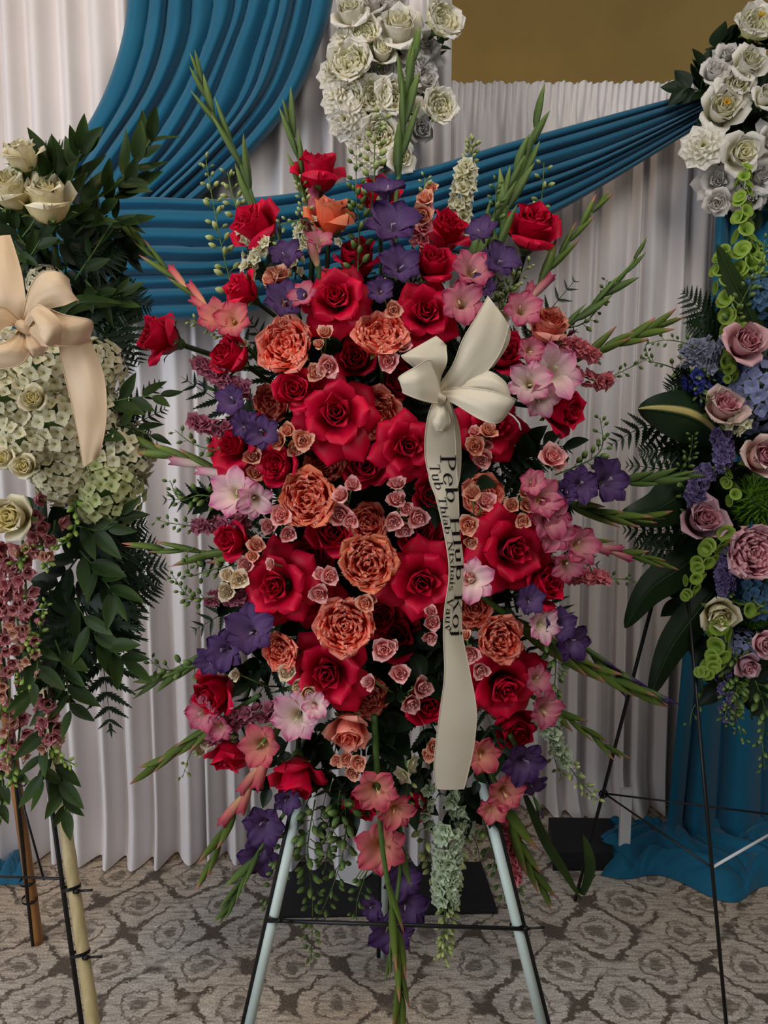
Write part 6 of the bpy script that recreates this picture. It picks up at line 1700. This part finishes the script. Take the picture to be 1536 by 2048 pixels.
# ------------------------------------------------------------------ white silk garlands on the drape frame
SG = 'white silk flowers on the backdrop'
SILK_LABEL = {(797, 52): 'large white silk rose in the middle of the cluster on the drape', (888, 38): 'ivory silk peony overlapping the tan wall', (804, 314): 'lowest white silk rose behind the tallest gladiolus spike',
              (1447, 215): 'yellow-hearted white silk rose at the end of the blue swag', (1516, 44): 'topmost ivory silk peony with yellow stamens'}
SILK = [('WR', 700, 22, 92), ('WR', 797, 52, 118), ('WP', 888, 38, 86), ('WP', 730, 62, 66), ('WC', 690, 72, 70), ('WP', 698, 122, 96), ('WC', 668, 140, 82), ('WR', 765, 100, 74), ('WG', 850, 88, 80), ('WG', 842, 128, 84), ('WP', 700, 194, 66), ('WP', 746, 192, 84), ('WP', 786, 190, 76), ('WG', 852, 158, 70),
        ('WP', 880, 212, 74), ('WC', 670, 190, 76), ('WC', 690, 238, 84), ('WP', 760, 268, 80), ('WG', 826, 214, 66), ('WG', 842, 258, 62), ('WR', 804, 314, 72), ('WC', 735, 318, 66), ('WC', 720, 280, 66), ('WG', 800, 258, 60), ('WG', 770, 148, 76), ('WG', 780, 4, 84), ('WG', 745, 8, 66), ('WG', 822, 150, 60), ('WG', 735, 150, 70), ('WG', 730, 232, 60), ('WG', 812, 96, 90), ('WG', 770, 330, 60)]
for kind, px, py, d in SILK:
    Y = 2.11 + rng.uniform(-.015, .015) + (0.05 if kind == 'WG' else 0.0)
    nmn = {'WR': 'white silk rose', 'WP': 'ivory silk peony', 'WC': 'frilled white silk carnation', 'WG': 'plain white silk flower tucked in'}[kind]
    rose(kind, px, py, d * 1.06, (px - 775) / 260.0 + rng.uniform(-.12, .12), (180 - py) / 500.0 + rng.uniform(-.2, .12), 0, SILK_LABEL.get((px, py)) or place_label(nmn, px, py), 'silk_flower', SG, Y=Y, cat='silk flower')
SILK2 = [('WP', 1516, 44, 92), ('WR', 1500, 125, 90), ('WG', 1430, 142, 66), ('WG', 1455, 108, 66), ('WR', 1474, 172, 96), ('WR', 1447, 215, 112), ('WC', 1406, 290, 92), ('WR', 1486, 305, 100), ('WG', 1436, 360, 84), ('WG', 1522, 352, 92), ('WG', 1435, 405, 62), ('WR', 1532, 192, 66), ('WG', 1500, 395, 70), ('WG', 1540, 280, 70)]
for kind, px, py, d in SILK2:
    nmn = {'WR': 'white silk rose', 'WP': 'ivory silk peony', 'WC': 'frilled white silk carnation', 'WG': 'plain white silk flower tucked in'}[kind]
    o = rose(kind, px, py, d * 1.05, (px - 1500) / 250.0 + rng.uniform(-.12, .12), (220 - py) / 500.0 + rng.uniform(-.15, .15), 0, SILK_LABEL.get((px, py)) or place_label(nmn, px, py), 'silk_flower', SG, Y=2.34 + rng.uniform(-.02, .02) + (0.04 if kind == 'WG' else 0), cat='silk flower')
    if (px, py) in ((1516, 44), (1447, 215)):
        st = MB()
        for k in range(9):
            a = k * GA; st.tube([(0, 0, 0.1), (0.05 * math.cos(a), 0.05 * math.sin(a), 0.30), (0.11 * math.cos(a), 0.11 * math.sin(a), 0.40)], [0.02, 0.02, 0.035], 4)
        link('stamens', st.mesh('stamens', M['yellow']), o)
for (x, y) in [(1490, 250), (1520, 240), (1460, 285), (1500, 350), (1530, 90), (1540, 320), (1470, 330), (1510, 210), (1425, 250), (1440, 320), (1535, 150), (1480, 75), (1530, 400), (1395, 180), (1405, 160), (1440, 90)]:
    a = rng.uniform(0, 6.28)
    leafy([(x - 30 * math.cos(a), y - 30 * math.sin(a)), (x, y), (x + 30 * math.cos(a), y + 30 * math.sin(a))], 6, 55, place_label('dark silk leaf sprig', x, y), 2.42, 2.42, 'leaf_dark', 'dark leaf sprigs between the silk flowers', 'leaf_sprig', 'sprig', 1.2)
for (x, y) in [(748, 20), (880, 100), (790, 130), (730, 220), (795, 230), (710, 60), (850, 190), (770, 210), (740, 300)]:
    a = rng.uniform(0, 6.28)
    leafy([(x - 20 * math.cos(a), y - 20 * math.sin(a)), (x, y), (x + 20 * math.cos(a), y + 20 * math.sin(a))], 4, 32, place_label('small dark silk leaf sprig', x, y), 2.24, 2.24, 'leaf_dark', 'dark leaf sprigs between the silk flowers', 'leaf_sprig', 'sprig', 1.2)
